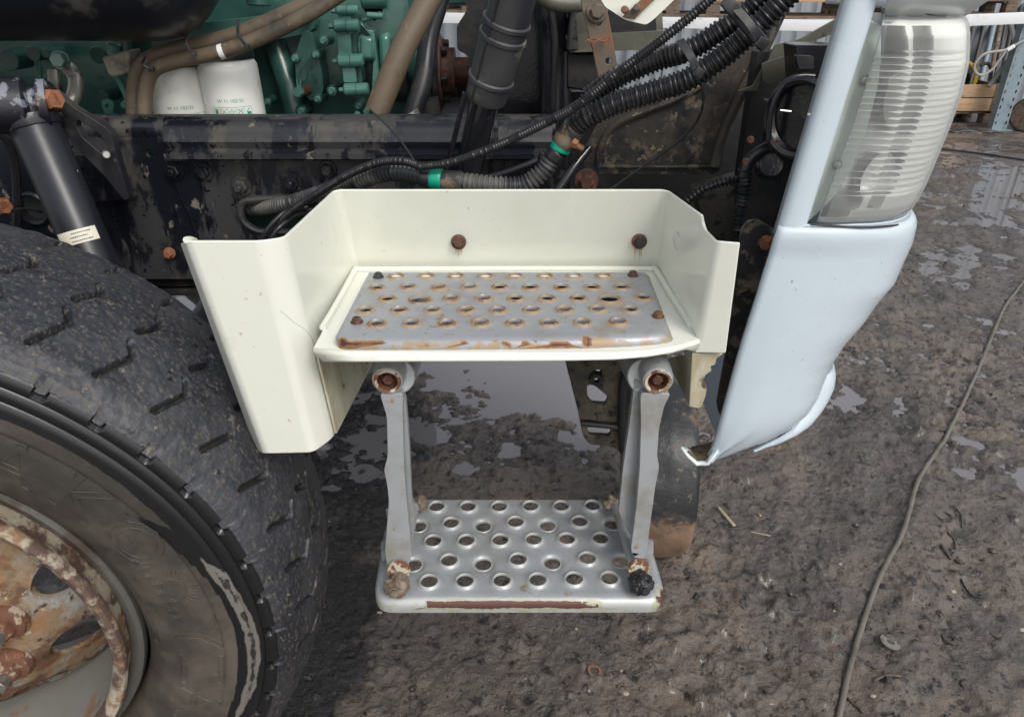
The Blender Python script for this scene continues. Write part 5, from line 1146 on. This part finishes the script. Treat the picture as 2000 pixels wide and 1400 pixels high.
# ---- black speckled mounting plate, horn and lamp backs
bev(obj('speckled_plate', slab(rnd_poly([(1448, 450), (1460, 432), (1482, 429), (1530, 460), (1520, 520), (1408, 818), (1400, 790), (1418, 690), (1436, 560), (1442, 500)], 10, 3), .88, .006), M_SPLAT, T, ang=30, label='black mud speckled mounting plate'), .0015)
obj('plate_bolt', hexbolt(P(1498, 474, .875), (-.6, -1, 0), .0075, .010, 1.3, .003), M_RUST, T)
horn = bpy.data.objects.new('horn', None); link(horn, T); horn['label'] = 'round black horn beside the pillar'
c_ = P(1560, 232, .96)
obj('horn_body', lathe([(.0001, .01), (.040, .008), (.046, 0), (.048, .012), (.048, .03), (.044, .034), (.044, .05)], c_, Vector((.75, .6, 0)), 40), M_BLACKWET, horn)
obj('horn_rim', lathe([(.042, -.002), (.047, -.006), (.051, -.002), (.050, .004)], c_, Vector((.75, .6, 0)), 40), M_BLACK, horn)
obj('horn_arc', tube([P(1500, 275, .98), P(1506, 215, .98), P(1525, 172, .98), P(1555, 150, .98), P(1590, 150, .98)], .004, 10), M_BLACKWET, horn)
obj('horn_wire', tube([P(1524, 216, .94), P(1545, 218, .94)], .0012, 6), M_STEEL, horn)
for pts, F_, th, m_ in (([(1555, 88), (1640, 88), (1625, 160), (1560, 165)], 1.0, .05, M_BLACKWET), ([(1500, 196), (1528, 196), (1510, 275), (1485, 278)], 1.0, .02, M_BLACK), ([(1530, 290), (1600, 285), (1560, 370), (1525, 365)], 1.0, .05, M_DARK), ([(1480, 100), (1700, 100), (1560, 480), (1430, 520), (1440, 380)], 1.12, .03, M_DARK), ([(1555, 108), (1590, 110), (1590, 136), (1560, 136)], .985, .01, M_BLACK)):
    bev(obj('lamp_carrier', slab(rnd_poly(pts, 5, 3), F_, th), m_, T, ang=30), .002)
for (x, y) in ((1466, 273), (1518, 280), (1484, 322), (1456, 316)): obj('carrier_bolt', hexbolt(P(x, y, .985), (-.2, -1, 0), .004, .006, 1.2, .002), M_DRUST, T)
obj('relay_stub', cyl(P(1496, 330, 1.0), P(1508, 322, .97), .016, 20), M_BLACKWET, T)
bev(obj('olive_bracket', slab(rnd_poly([(1488, 125), (1538, 108), (1530, 150), (1504, 165), (1490, 158)], 4, 3), 1.08, .004), M_OLIVE, T, ang=30), .001)
bev(obj('olive_strip', slab([(1470, 168), (1515, 88), (1560, 78), (1650, 28), (1640, 62), (1560, 92), (1540, 112), (1490, 128), (1480, 178), (1440, 178)], 1.10, .004), M_OLIVE, T, ang=30), .001)
bev(obj('muddy_housing', slab(rnd_poly([(1360, 380), (1480, 345), (1545, 380), (1530, 470), (1400, 520)], 12, 3), 1.13, .06), M_SPLATG, T, ang=30), .004)

# ---- cast black bracket low behind the lower step
cb = slab(rnd_poly([(1100, 690), (1262, 690), (1262, 800), (1246, 893), (1225, 892), (1195, 872), (1150, 868), (1138, 850), (1128, 800)], 10, 3), 1.10, .012, 0,
          [rnd_poly([(1146, 752), (1160, 752), (1188, 775), (1184, 790), (1156, 788), (1148, 778)], 6, 3), rnd_poly([(1146, 834), (1194, 838), (1192, 852), (1150, 850)], 5, 3), rnd_poly([(1163, 722), (1178, 722), (1168, 736)], 3, 2), circ(1165, 743, 5, 10)])
bk_ = obj('cast_bracket', cb, M_SPLATG, T, ang=30, label='black cast bracket with cut-outs behind the lower step'); bev(bk_, .003)
obj('bracket_lug', lathe([(.005, 0), (.011, 0), (.012, .004), (.012, .014)], P(1165, 743, 1.085), (0, 1, 0), 20), M_BLACK, bk_)
obj('bracket_rib', tube([P(1135, 825, 1.095), P(1200, 832, 1.095), P(1216, 836, 1.095)], .006, 8), M_BLACK, bk_)
obj('bracket_rib', tube([P(1250, 700, 1.09), P(1222, 735, 1.09), P(1216, 790, 1.09), P(1218, 880, 1.09)], .009, 10), M_BLACK, bk_)
bev(obj('bracket_foot', slab(rnd_poly([(1208, 790), (1262, 770), (1252, 893), (1228, 892), (1210, 876)], 6, 3), 1.11, .03), M_BLACK, bk_, ang=30), .004)

# ------------------------------------------------------------------ worn wheel standing behind the step
wr = .245; bot = onG(1300, 1118); wc = Vector((bot.x - .022, bot.y + .16, wr + .0))
aw = Vector((math.cos(R(-2)), math.sin(R(-2)), .0))     # axle; near side turned outward
ww = root('worn_wheel', (wc.x, wc.y, 0), 'small solid rubber wheel caked in brown mud standing behind the lower step', 'wheel')
prof = [(.06, -.06), (.15, -.06), (.155, -.066), (.215, -.068), (.236, -.064), (wr, -.052), (wr + .004, 0), (wr, .052), (.236, .064), (.215, .068), (.155, .066), (.15, .06), (.06, .06)]
dense = []
for (r1, a1), (r2, a2) in zip(prof[:-1], prof[1:]):
    k = max(1, int(math.hypot(r1 - r2, a1 - a2) / .008)); dense += [(r1 + (r2 - r1) * i / k, a1 + (a2 - a1) * i / k) for i in range(k)]
V, F_ = lathe(dense + [prof[-1]], wc, aw, 120)
V = [v + (v - wc).normalized() * .012 * (float(fbm(np.array(v.z * 14 + v.x * 9), np.array(v.y * 14), 61, 4)) - .5) for v in V]
o = obj('rubber_tyre', (V, F_), M_WORN, ww, ang=60); set_wear(o, lambda co: float(np.interp(co.z, [0, .2, .28, .4], [.80, .62, .35, .08])))
obj('wheel_disc', lathe([(.0001, -.02), (.06, -.03), (.15, -.02), (.15, .02), (.06, .03), (.0001, .02)], wc, aw, 40), M_DARK, ww)

# ------------------------------------------------------------------ things on the ground
def gtube(pts, r, dz=0):
    C = catmull([onG(*p) for p in pts], .03); return [Vector((c.x, c.y, max(0, gz(c.x, c.y)) + r * .8)) for c in C]
o = obj('power_cable', tube(gtube([(1628, 1440), (1660, 1300), (1700, 1175), (1730, 1110), (1760, 1050), (1790, 950), (1840, 870), (1885, 780), (1920, 700), (1958, 610), (1990, 565), (2030, 520)], .0068), .0068, 12), M_GREYC, None, ang=0)
for p_ in o.data.polygons: p_.use_smooth = True
tag(o, 'grey rubber cable winding across the mud at the right', 'cable')
o = obj('thin_wire', tube(gtube([(1830, 292), (1900, 300), (2010, 316), (2100, 330)], .009), .009, 8), M_CABLE, None, ang=0); tag(o, 'thin black wire lying on the mud below the rack', 'wire')
o = obj('thin_wire', tube(gtube([(1820, 262), (1900, 262), (2020, 266)], .012), .012, 8), M_CABLE, None, ang=0); tag(o, 'straight dark wire along the foot of the crate and post', 'wire')
def washer(px, py, ro, ri, lab, m, tilt=8):
    p = onG(px, py, .003); r_ = root('metal_washer', p, lab, 'washer')
    g = lathe([(ri, 0), (ro, 0), (ro, .0025), (ri, .0025), (ri, 0)], (0, 0, 0), (math.sin(R(tilt)), .05, 1), 32); o = obj('washer_ring', ([v + p for v in g[0]], g[1]), m, r_); return r_
M_WASH = mat('muddy_washer', (.24, .215, .19), .5, .3, layers=[((.12, .09, .07), 30, .5, .6, .7)])
washer(1734, 1268, wpx(19, onG(1734, 1268)), wpx(7, onG(1734, 1268)), 'pale flat washer lying right of the grey cable', M_WASH)
washer(1850, 1262, wpx(14, onG(1850, 1262)), wpx(6, onG(1850, 1262)), 'small dark washer half sunk further right in the mud', M_CLOD, 4)
washer(1160, 1323, wpx(14, onG(1160, 1323)), wpx(9, onG(1160, 1323)), 'rusty ring lying on the mud below the lower step', M_BRACKET, 10)
washer(1838, 1022, wpx(18, onG(1838, 1022)), wpx(14, onG(1838, 1022)), 'thin dark ring lying beyond the cable', M_CLOD, 6)
def bent(px, r_, lab, m, nm='twig', cat='twig'):
    o = obj(nm, tube([onG(x, y, r_ * 1.1) for x, y in px], r_, 8, step=.008), m, None, ang=0)
    for p_ in o.data.polygons: p_.use_smooth = True
    return tag(o, lab, cat)
bent([(1400, 1003), (1414, 1020), (1432, 1038)], .0052, 'short pale rod lying right of the worn wheel', M_STONE, 'rod', 'rod')
bent([(1392, 1028), (1412, 1040), (1440, 1042), (1462, 1036)], .002, 'thin dark wire beside the pale rod', M_CLOD, 'wire_scrap', 'wire')
bent([(1846, 1052), (1858, 1062), (1862, 1080), (1852, 1100)], .0026, 'curled dark strip right of the cable', M_CLOD, 'rubber_strip', 'strip')
bent([(1832, 1080), (1844, 1094), (1854, 1102)], .0042, 'black scrap of rubber at the end of the curled strip', M_CLOD, 'rubber_scrap', 'scrap')
bent([(1864, 1003), (1872, 1020), (1877, 1036)], .0028, 'small dark twig near the right edge', M_CLOD)
bent([(1462, 1046), (1480, 1052), (1502, 1057)], .0018, 'thin tan straw left of the cable', M_STONE, 'straw', 'straw')
bent([(1476, 1012), (1482, 1022)], .0035, 'tan splinter above the thin straw', M_STONE, 'splinter', 'splinter')
bent([(1700, 1345), (1724, 1341), (1750, 1344)], .0028, 'short brown stick below the pale washer', M_BRACKET, 'stick', 'stick')
bent([(1650, 1375), (1668, 1388), (1682, 1402)], .003, 'dark stick at the bottom edge right of the cable', M_CLOD, 'stick', 'stick')
bent([(1872, 1142), (1886, 1158), (1900, 1170)], .002, 'slim dark twig at the right above the small washer', M_CLOD)
def stone(px, py, s, lab, m=M_STONE):
    p = onG(px, py); bm = bmesh.new(); bmesh.ops.create_icosphere(bm, subdivisions=2, radius=1); rg = random.Random(px * 7 + py)
    for v in bm.verts: v.co = Vector((v.co.x * s * 1.3, v.co.y * s, v.co.z * s * .6)) * (1 + rg.uniform(-.15, .15)) + p + Vector((0, 0, s * .25))
    o = obj('stone', bm, m, None, ang=30); tag(o, lab, 'stone')
stone(1221, 1365, .0055, 'pale yellowish chip at the bottom below the step'); stone(742, 1208, .006, 'white elongated chip left below the lower step'); stone(1636, 1118, .003, 'tiny white chip left of the cable bend')
stone(1626, 1205, .0035, 'small cream splinter left of the cable'); stone(1125, 1238, .0028, 'tiny tan pebble under the middle of the step'); stone(1858, 1165, .0055, 'grey pebble beyond the washers')
stone(1990, 1242, .0055, 'tan stone at the right edge'); stone(1700, 1376, .005, 'pale crumb beside the bottom stick'); stone(1500, 1285, .006, 'black lump of mud left of the cable', M_CLOD); stone(1212, 1322, .003, 'tiny pale pebble right of the rusty ring')
stone(1422, 793, .014, 'dark round clod in the wet mud under the corner panel', M_CLOD); stone(1934, 1088, .009, 'dark crumbly lump at the far right', M_CLOD); stone(1720, 1162, .010, 'dark clod touching the cable', M_CLOD); stone(810, 1010, .005, 'reddish pebble in the shade', M_RUST)
Mg = mat('green_scrap', (.03, .30, .2), .4); stone(1624, 1263, .0026, 'green plastic scrap left of the cable', Mg); stone(1637, 1290, .0028, 'second green scrap closer to the cable', Mg)

# ------------------------------------------------------------------ yard behind: sheet fence, racks, pallets
def mesh_local(name, g, m, loc, parent=None, ang=38):
    o = obj(name, ([v - Vector(loc) for v in g[0]], g[1]), m, None, ang); o.location = loc; return o
# corrugated fence: each sheet a part
yF = 8.6
fence = root('sheet_fence', (1, yF, 0), 'grey corrugated sheet fence behind the storage racks', 'fence')
def corr_sheet(x0, x1, y, z0, z1):
    V = []; n = int((x1 - x0) / .028); prof = [0, 0, .7, 1, 1, .7]
    for i in range(n + 1):
        yy = y + .03 * prof[i % 6]; x = x0 + (x1 - x0) * i / n; V += [(x, yy, z0), (x, yy, z1)]
    return V, [[2 * i, 2 * i + 2, 2 * i + 3, 2 * i + 1] for i in range(n)]
for i in range(14): obj('sheet', corr_sheet(-6 + i * 1.1, -6 + (i + 1) * 1.1 + .03, yF + (.004 if i % 2 else 0), .03, 2.3), M_SHEET, fence, ang=30)
def pallet(loc, rotz, lab, n_boards=6, W_=1.2, D_=.8, m=M_WOOD, grp='pallets'):
    r_ = root('pallet', loc, lab, 'pallet', grp); mm = Matrix.Rotation(rotz, 3, 'Z')
    def bx(nm, c, s, mat_=None): g = boxg((0, 0, 0), s, None, .003); obj(nm, ([mm @ (v + Vector(c)) + Vector(loc) for v in g[0]], g[1]), mat_ or m, r_, ang=30)
    for i in range(n_boards): bx('board', (0, -D_ / 2 + (i + .5) * D_ / n_boards, .133), (W_, D_ / n_boards * .78, .02))
    for x in (-W_ / 2 + .06, 0, W_ / 2 - .06):
        for y in (-D_ / 2 + .05, 0, D_ / 2 - .05): bx('block', (x, y, .062), (.11, .095, .08), M_WOODOLD)
        bx('stringer', (x, 0, .112), (.10, D_, .02), M_WOODOLD)
    for y in (-D_ / 2 + .05, 0, D_ / 2 - .05): bx('skid', (0, y, .011), (W_, .095, .02), M_WOODOLD)
    return r_
def boards_stack(loc, lab, W_, n, th, D_, m, grp='boards'):
    r_ = root('board_stack', loc, lab, 'boards', grp)
    for i in range(n): g = boxg(Vector(loc) + Vector((random.uniform(-.02, .02), random.uniform(-.02, .02), th * (i + .5))), (W_, D_, th * .9), Matrix.Rotation(random.uniform(-.02, .02), 3, 'Z'), .004); obj('board', g, m, r_, ang=30)
# rack with white beams behind the truck
zBm = P(820, 31, 7.2).z
rack = root('storage_rack', (2.2, 7.2, 0), 'long storage rack with white beams behind the truck', 'rack')
xL_, xR_ = P(640, 31, 7.2).x, P(1680, 55, 6.5).x
pA, pB = Vector((xL_, 7.25, zBm)), Vector((xR_, 6.3, P(1600, 52, 6.35).z))
def beam(nm, a, b, h_, d_, m, par):
    a, b = Vector(a), Vector(b); L = (b - a).length; rot = (b - a).to_track_quat('X', 'Z').to_matrix(); g = boxg((0, 0, 0), (L, d_, h_), None, .004); return obj(nm, ([rot @ v + (a + b) / 2 for v in g[0]], g[1]), m, par, ang=30)
beam('white_beam', pA, pB, .085, .05, M_RACKW, rack); beam('white_beam', pA + Vector((.1, 1.0, 0)), pB + Vector((.1, 1.0, 0)), .085, .05, M_RACKW, rack)
for q in (pA, pB, pA.lerp(pB, .5)):
    for dy in (0, 1.): g = boxg((q.x, q.y + dy, q.z / 2 - .05), (.08, .06, q.z + .1 - .1), None, .004); obj('upright', g, M_RACKB, rack, ang=30)
for t in (.12, .30, .5, .68, .86):
    q = pA.lerp(pB, t); ang_ = math.atan2((pB - pA).y, (pB - pA).x)
    pallet((q.x, q.y + .4, q.z + .045), ang_, ['pallet on the rack at the far left end', 'pallet on the rack behind the brown hose', 'pallet on the rack behind the steering column', 'pallet on the rack behind the cream flap', 'pallet on the rack behind the corner pillar'][[.12, .30, .5, .68, .86].index(t)], W_=1.15)
    g = boxg((0, 0, .145 + .13), (1.1, .75, .24), None, .004); mm = Matrix.Rotation(ang_, 3, 'Z'); cr = root('wooden_crate', (q.x, q.y + .4, q.z + .19), ['plywood crate at the far left of the rack', 'plywood crate behind the brown hose', 'plywood crate behind the steering column', 'plywood crate behind the cream flap', 'plywood crate behind the corner pillar'][[.12, .30, .5, .68, .86].index(t)], 'crate', 'plywood crates on the rack')
    for k in range(3):
        for s_ in (-1, 1): g = boxg((0, s_ * .37, .04 + .08 * k), (1.1, .018, .074), None, .003); obj('plank', ([mm @ v + Vector((q.x, q.y + .4, q.z + .19)) for v in g[0]], g[1]), M_WOOD, cr, ang=30)
    for x in (-.5, .5):
        for s_ in (-1, 1): g = boxg((x, s_ * .385, .12), (.05, .02, .24), None, .002); obj('batten', ([mm @ v + Vector((q.x, q.y + .4, q.z + .19)) for v in g[0]], g[1]), M_WOODOLD, cr, ang=30)
# right rack with perforated post
pb = G(1950, 256); 
rk2 = root('storage_rack', pb, 'rack end with a blue-grey perforated post and white beam at the right', 'rack')
for dx, dy, sc_ in ((0, 0, 1), (.0, 1.0, 1)):
    wpost = .15; hp = [circ(x, z, .010, 6, .02) for z in np.arange(.08, 1.5, .075) for x in (-wpost * .36, wpost * .36)]
    bm = holed([(-wpost / 2, 0), (wpost / 2, 0), (wpost / 2, 1.55), (-wpost / 2, 1.55)], hp, .004, lambda x, y, d: Vector((x + pb.x + dx, pb.y + dy + d, y)), 0); obj('post', bm, M_RACKB, rk2, ang=30)
    for s_ in (-1, 1): obj('post_flange', boxg((pb.x + dx + s_ * (wpost / 2 - .002), pb.y + dy + .045, .775), (.004, .085, 1.55), None, 0), M_RACKB, rk2, ang=30)
obj('foot_plate', boxg((pb.x, pb.y + .03, .01), (.22, .16, .012), None, .002), M_RACKB, rk2)
zb2 = P(1950, 40, pb.y - .05).z
beam('white_beam', (P(1875, 48, pb.y).x - .5, pb.y - .05, zb2 - .02), (pb.x + .16, pb.y - .05, zb2 + .03), .10, .05, M_RACKW, rk2)
beam('brace', P(1965, 0, pb.y + .1), P(1984, 90, pb.y + .1), .03, .035, M_RACKW, rk2)
pallet((P(1905, 22, pb.y + .4).x - .35, pb.y + .45, zb2 + .035), 0, 'dirty pallet on the short white beam at the top right', m=M_WOODOLD, W_=1.1)
# crate on pallet on the ground
pc = G(1895, 250); px_ = pc.x - .35
pallet((px_, pc.y + .45, 0.005), .06, 'weathered pallet on the mud under the open crate', m=M_WOODOLD, W_=1.2)
cr = root('wooden_crate', (px_, pc.y + .45, .15), 'open board crate full of black scrap at the right', 'crate')
for k in range(2): obj('plank', boxg((px_, pc.y + .07, .15 + .07 + .135 * k), (1.16, .025, .125), Matrix.Rotation(.02, 3, 'Z'), .004), M_WOOD, cr, ang=30)
for k in range(2): obj('plank', boxg((px_ + .58, pc.y + .45, .15 + .07 + .135 * k), (.025, .76, .125), None, .004), M_WOODOLD, cr, ang=30)
obj('corner_post', boxg((px_ + .56, pc.y + .09, .29), (.05, .05, .27), None, .004), M_WOODOLD, cr, ang=30)
rg = random.Random(12)
sc_v = [('black_bag', 'black crumpled bag in the crate left of the yellow hose'), ('scrap_box', 'grey box standing in the crate behind the yellow hose'), ('black_bag', 'black sagging bag at the right side of the crate'), ('black_bag', 'large black bag at the back of the crate')]
for i, (nm, lb) in enumerate(sc_v):
    bm = bmesh.new(); bmesh.ops.create_icosphere(bm, subdivisions=3, radius=.17); c = Vector((px_ - .15 + .24 * i - (.5 if i == 3 else 0), pc.y + .5 + .1 * (i % 2), .50 + .04 * (i % 2)))
    for v in bm.verts: v.co = v.co * (1 + .9 * (float(fbm(np.array(v.co.x * 9 + i * 5), np.array(v.co.z * 9 + v.co.y * 7), 71, 3)) - .5)) + c
    if nm == 'scrap_box': bm.free(); g = boxg(c + Vector((0, .1, .05)), (.22, .2, .24), Matrix.Rotation(.5, 3, 'Y'), .01); o = obj(nm, g, mat('grey_scrap_box', (.07, .07, .075), .5), None, ang=30)
    else: o = obj(nm, bm, mat('black_bag_plastic', (.018, .018, .02), .35, bump=(20, .5, .02)), None, ang=25)
    tag(o, lb, 'bag' if nm == 'black_bag' else 'box')
yc = P(1868, 155, pc.y + .2)
o = obj('yellow_hose', tube([yc + Vector((.17 * math.cos(a), -.05 + .02 * math.sin(a), .17 * math.sin(a))) for a in np.linspace(-2.4, 2.2, 22)], .022, 14, (.035, .005)), M_YELLOW, None, ang=60); tag(o, 'coiled yellow ribbed hose hanging over the crate', 'hose')
lg = [P(x, y, pb.y - .02) for x, y in ((2020, 68), (1980, 90), (1965, 98), (1925, 105), (1906, 122), (1903, 138), (1915, 147), (1935, 138), (1950, 120), (1966, 98))]
o = obj('cable_loop', tube(lg, .013, 8), mat('light_grey_cable', (.32, .30, .28), .5), None, ang=0); tag(o, 'grey cable loop hanging from the perforated post', 'cable')
o = obj('white_sleeve', cyl(P(1966, 99, pb.y - .02), P(1981, 90, pb.y - .02), .020, 12), M_RACKW, None); tag(o, 'white sleeve clipped on the hanging cable loop', 'sleeve')
o = obj('hose_piece', tube([P(x, y, pb.y + .25) for x, y in ((1915, 128), (1930, 125), (1936, 140), (1934, 165))], .017, 8), M_PIPE, None, ang=0); tag(o, 'short dark hose curling behind the cable loop', 'hose')
labs = ['dark pipe leaning just right of the lens', 'dark pipe leaning behind the yellow hose', 'slim dark pipe leaning beside it', 'blue-grey steel angle leaning on the rack', 'brown rod leaning behind the cable loop', 'dark rod leaning behind the cable loop', 'black pipe leaning close to the post', 'thin pipe leaning close to the post', 'short grey pipe leaning low against the post', 'dark pipe leaning behind the white brace']
for i, (xt, yt, xb_, yb_, r_, m_) in enumerate(((1905, 30, 1880, 170, .035, M_PIPE), (1930, 20, 1893, 175, .02, M_PIPE), (1920, 40, 1902, 190, .015, M_PIPE), (1945, 35, 1915, 170, .028, M_RACKB), (1960, 20, 1925, 200, .022, M_WOODOLD), (1970, 20, 1930, 215, .015, M_PIPE), (1985, 10, 1940, 230, .026, M_PIPE), (1950, 50, 1945, 225, .012, M_PIPE), (1975, 112, 1930, 170, .024, mat('grey_pipe', (.2, .2, .2), .5)), (1998, 0, 1955, 215, .03, M_PIPE))):
    a, b = P(xt, yt, pb.y + 1.1), P(xb_, yb_, pb.y + .5)
    if i != 8: b.z = min(b.z, .15)
    else: a, b = P(xt, yt, pb.y + .2), P(xb_, yb_, pb.y + .15)
    o = obj('leaning_pipe', cyl(a, b, r_, 12), m_, None); tag(o, labs[i], 'pipe', 'pipes leaning in the rack')
# dark sheet stored behind
o = obj('dark_board', boxg((pb.x - .2, pb.y + 1.25, .7), (2.0, .03, 1.4), Matrix.Rotation(R(-8), 3, 'X'), .004), M_DARK, None); tag(o, 'large dark board standing behind the leaning pipes', 'board')
o = obj('dark_board', boxg((pb.x + 1.6, pb.y + 1.9, .5), (2.0, .4, 1.0), None, .01), M_DARK, None); tag(o, 'low dark stack far behind the post at the right edge', 'boards')
# log
lgp = G(1978, 258); lg_r = .165; c0 = Vector((lgp.x + .06, lgp.y - .05, lg_r + .005))
log = root('log', (c0.x, c0.y, 0), 'short wet log lying beside the perforated post', 'log')
V, F_ = lathe([(.0001, 0), (lg_r * .9, 0), (lg_r, .01), (lg_r * 1.02, .25), (lg_r, .6), (.0001, .6)], c0, (.75, .66, 0), 32); V = [v + (v - c0).normalized() * .02 * (float(fbm(np.array(v.z * 12), np.array(v.x * 12), 5, 3)) - .5) for v in V]
obj('bark', (V, F_), M_BARK, log); obj('cut_end', lathe([(lg_r * .86, -.002), (.0001, -.003)], c0, (.75, .66, 0), 32), M_WOODOLD, log)
print('objects', len(bpy.data.objects), 'tris', sum(len(o.data.loop_triangles) if o.type == 'MESH' and not o.data.calc_loop_triangles() else 0 for o in bpy.data.objects))
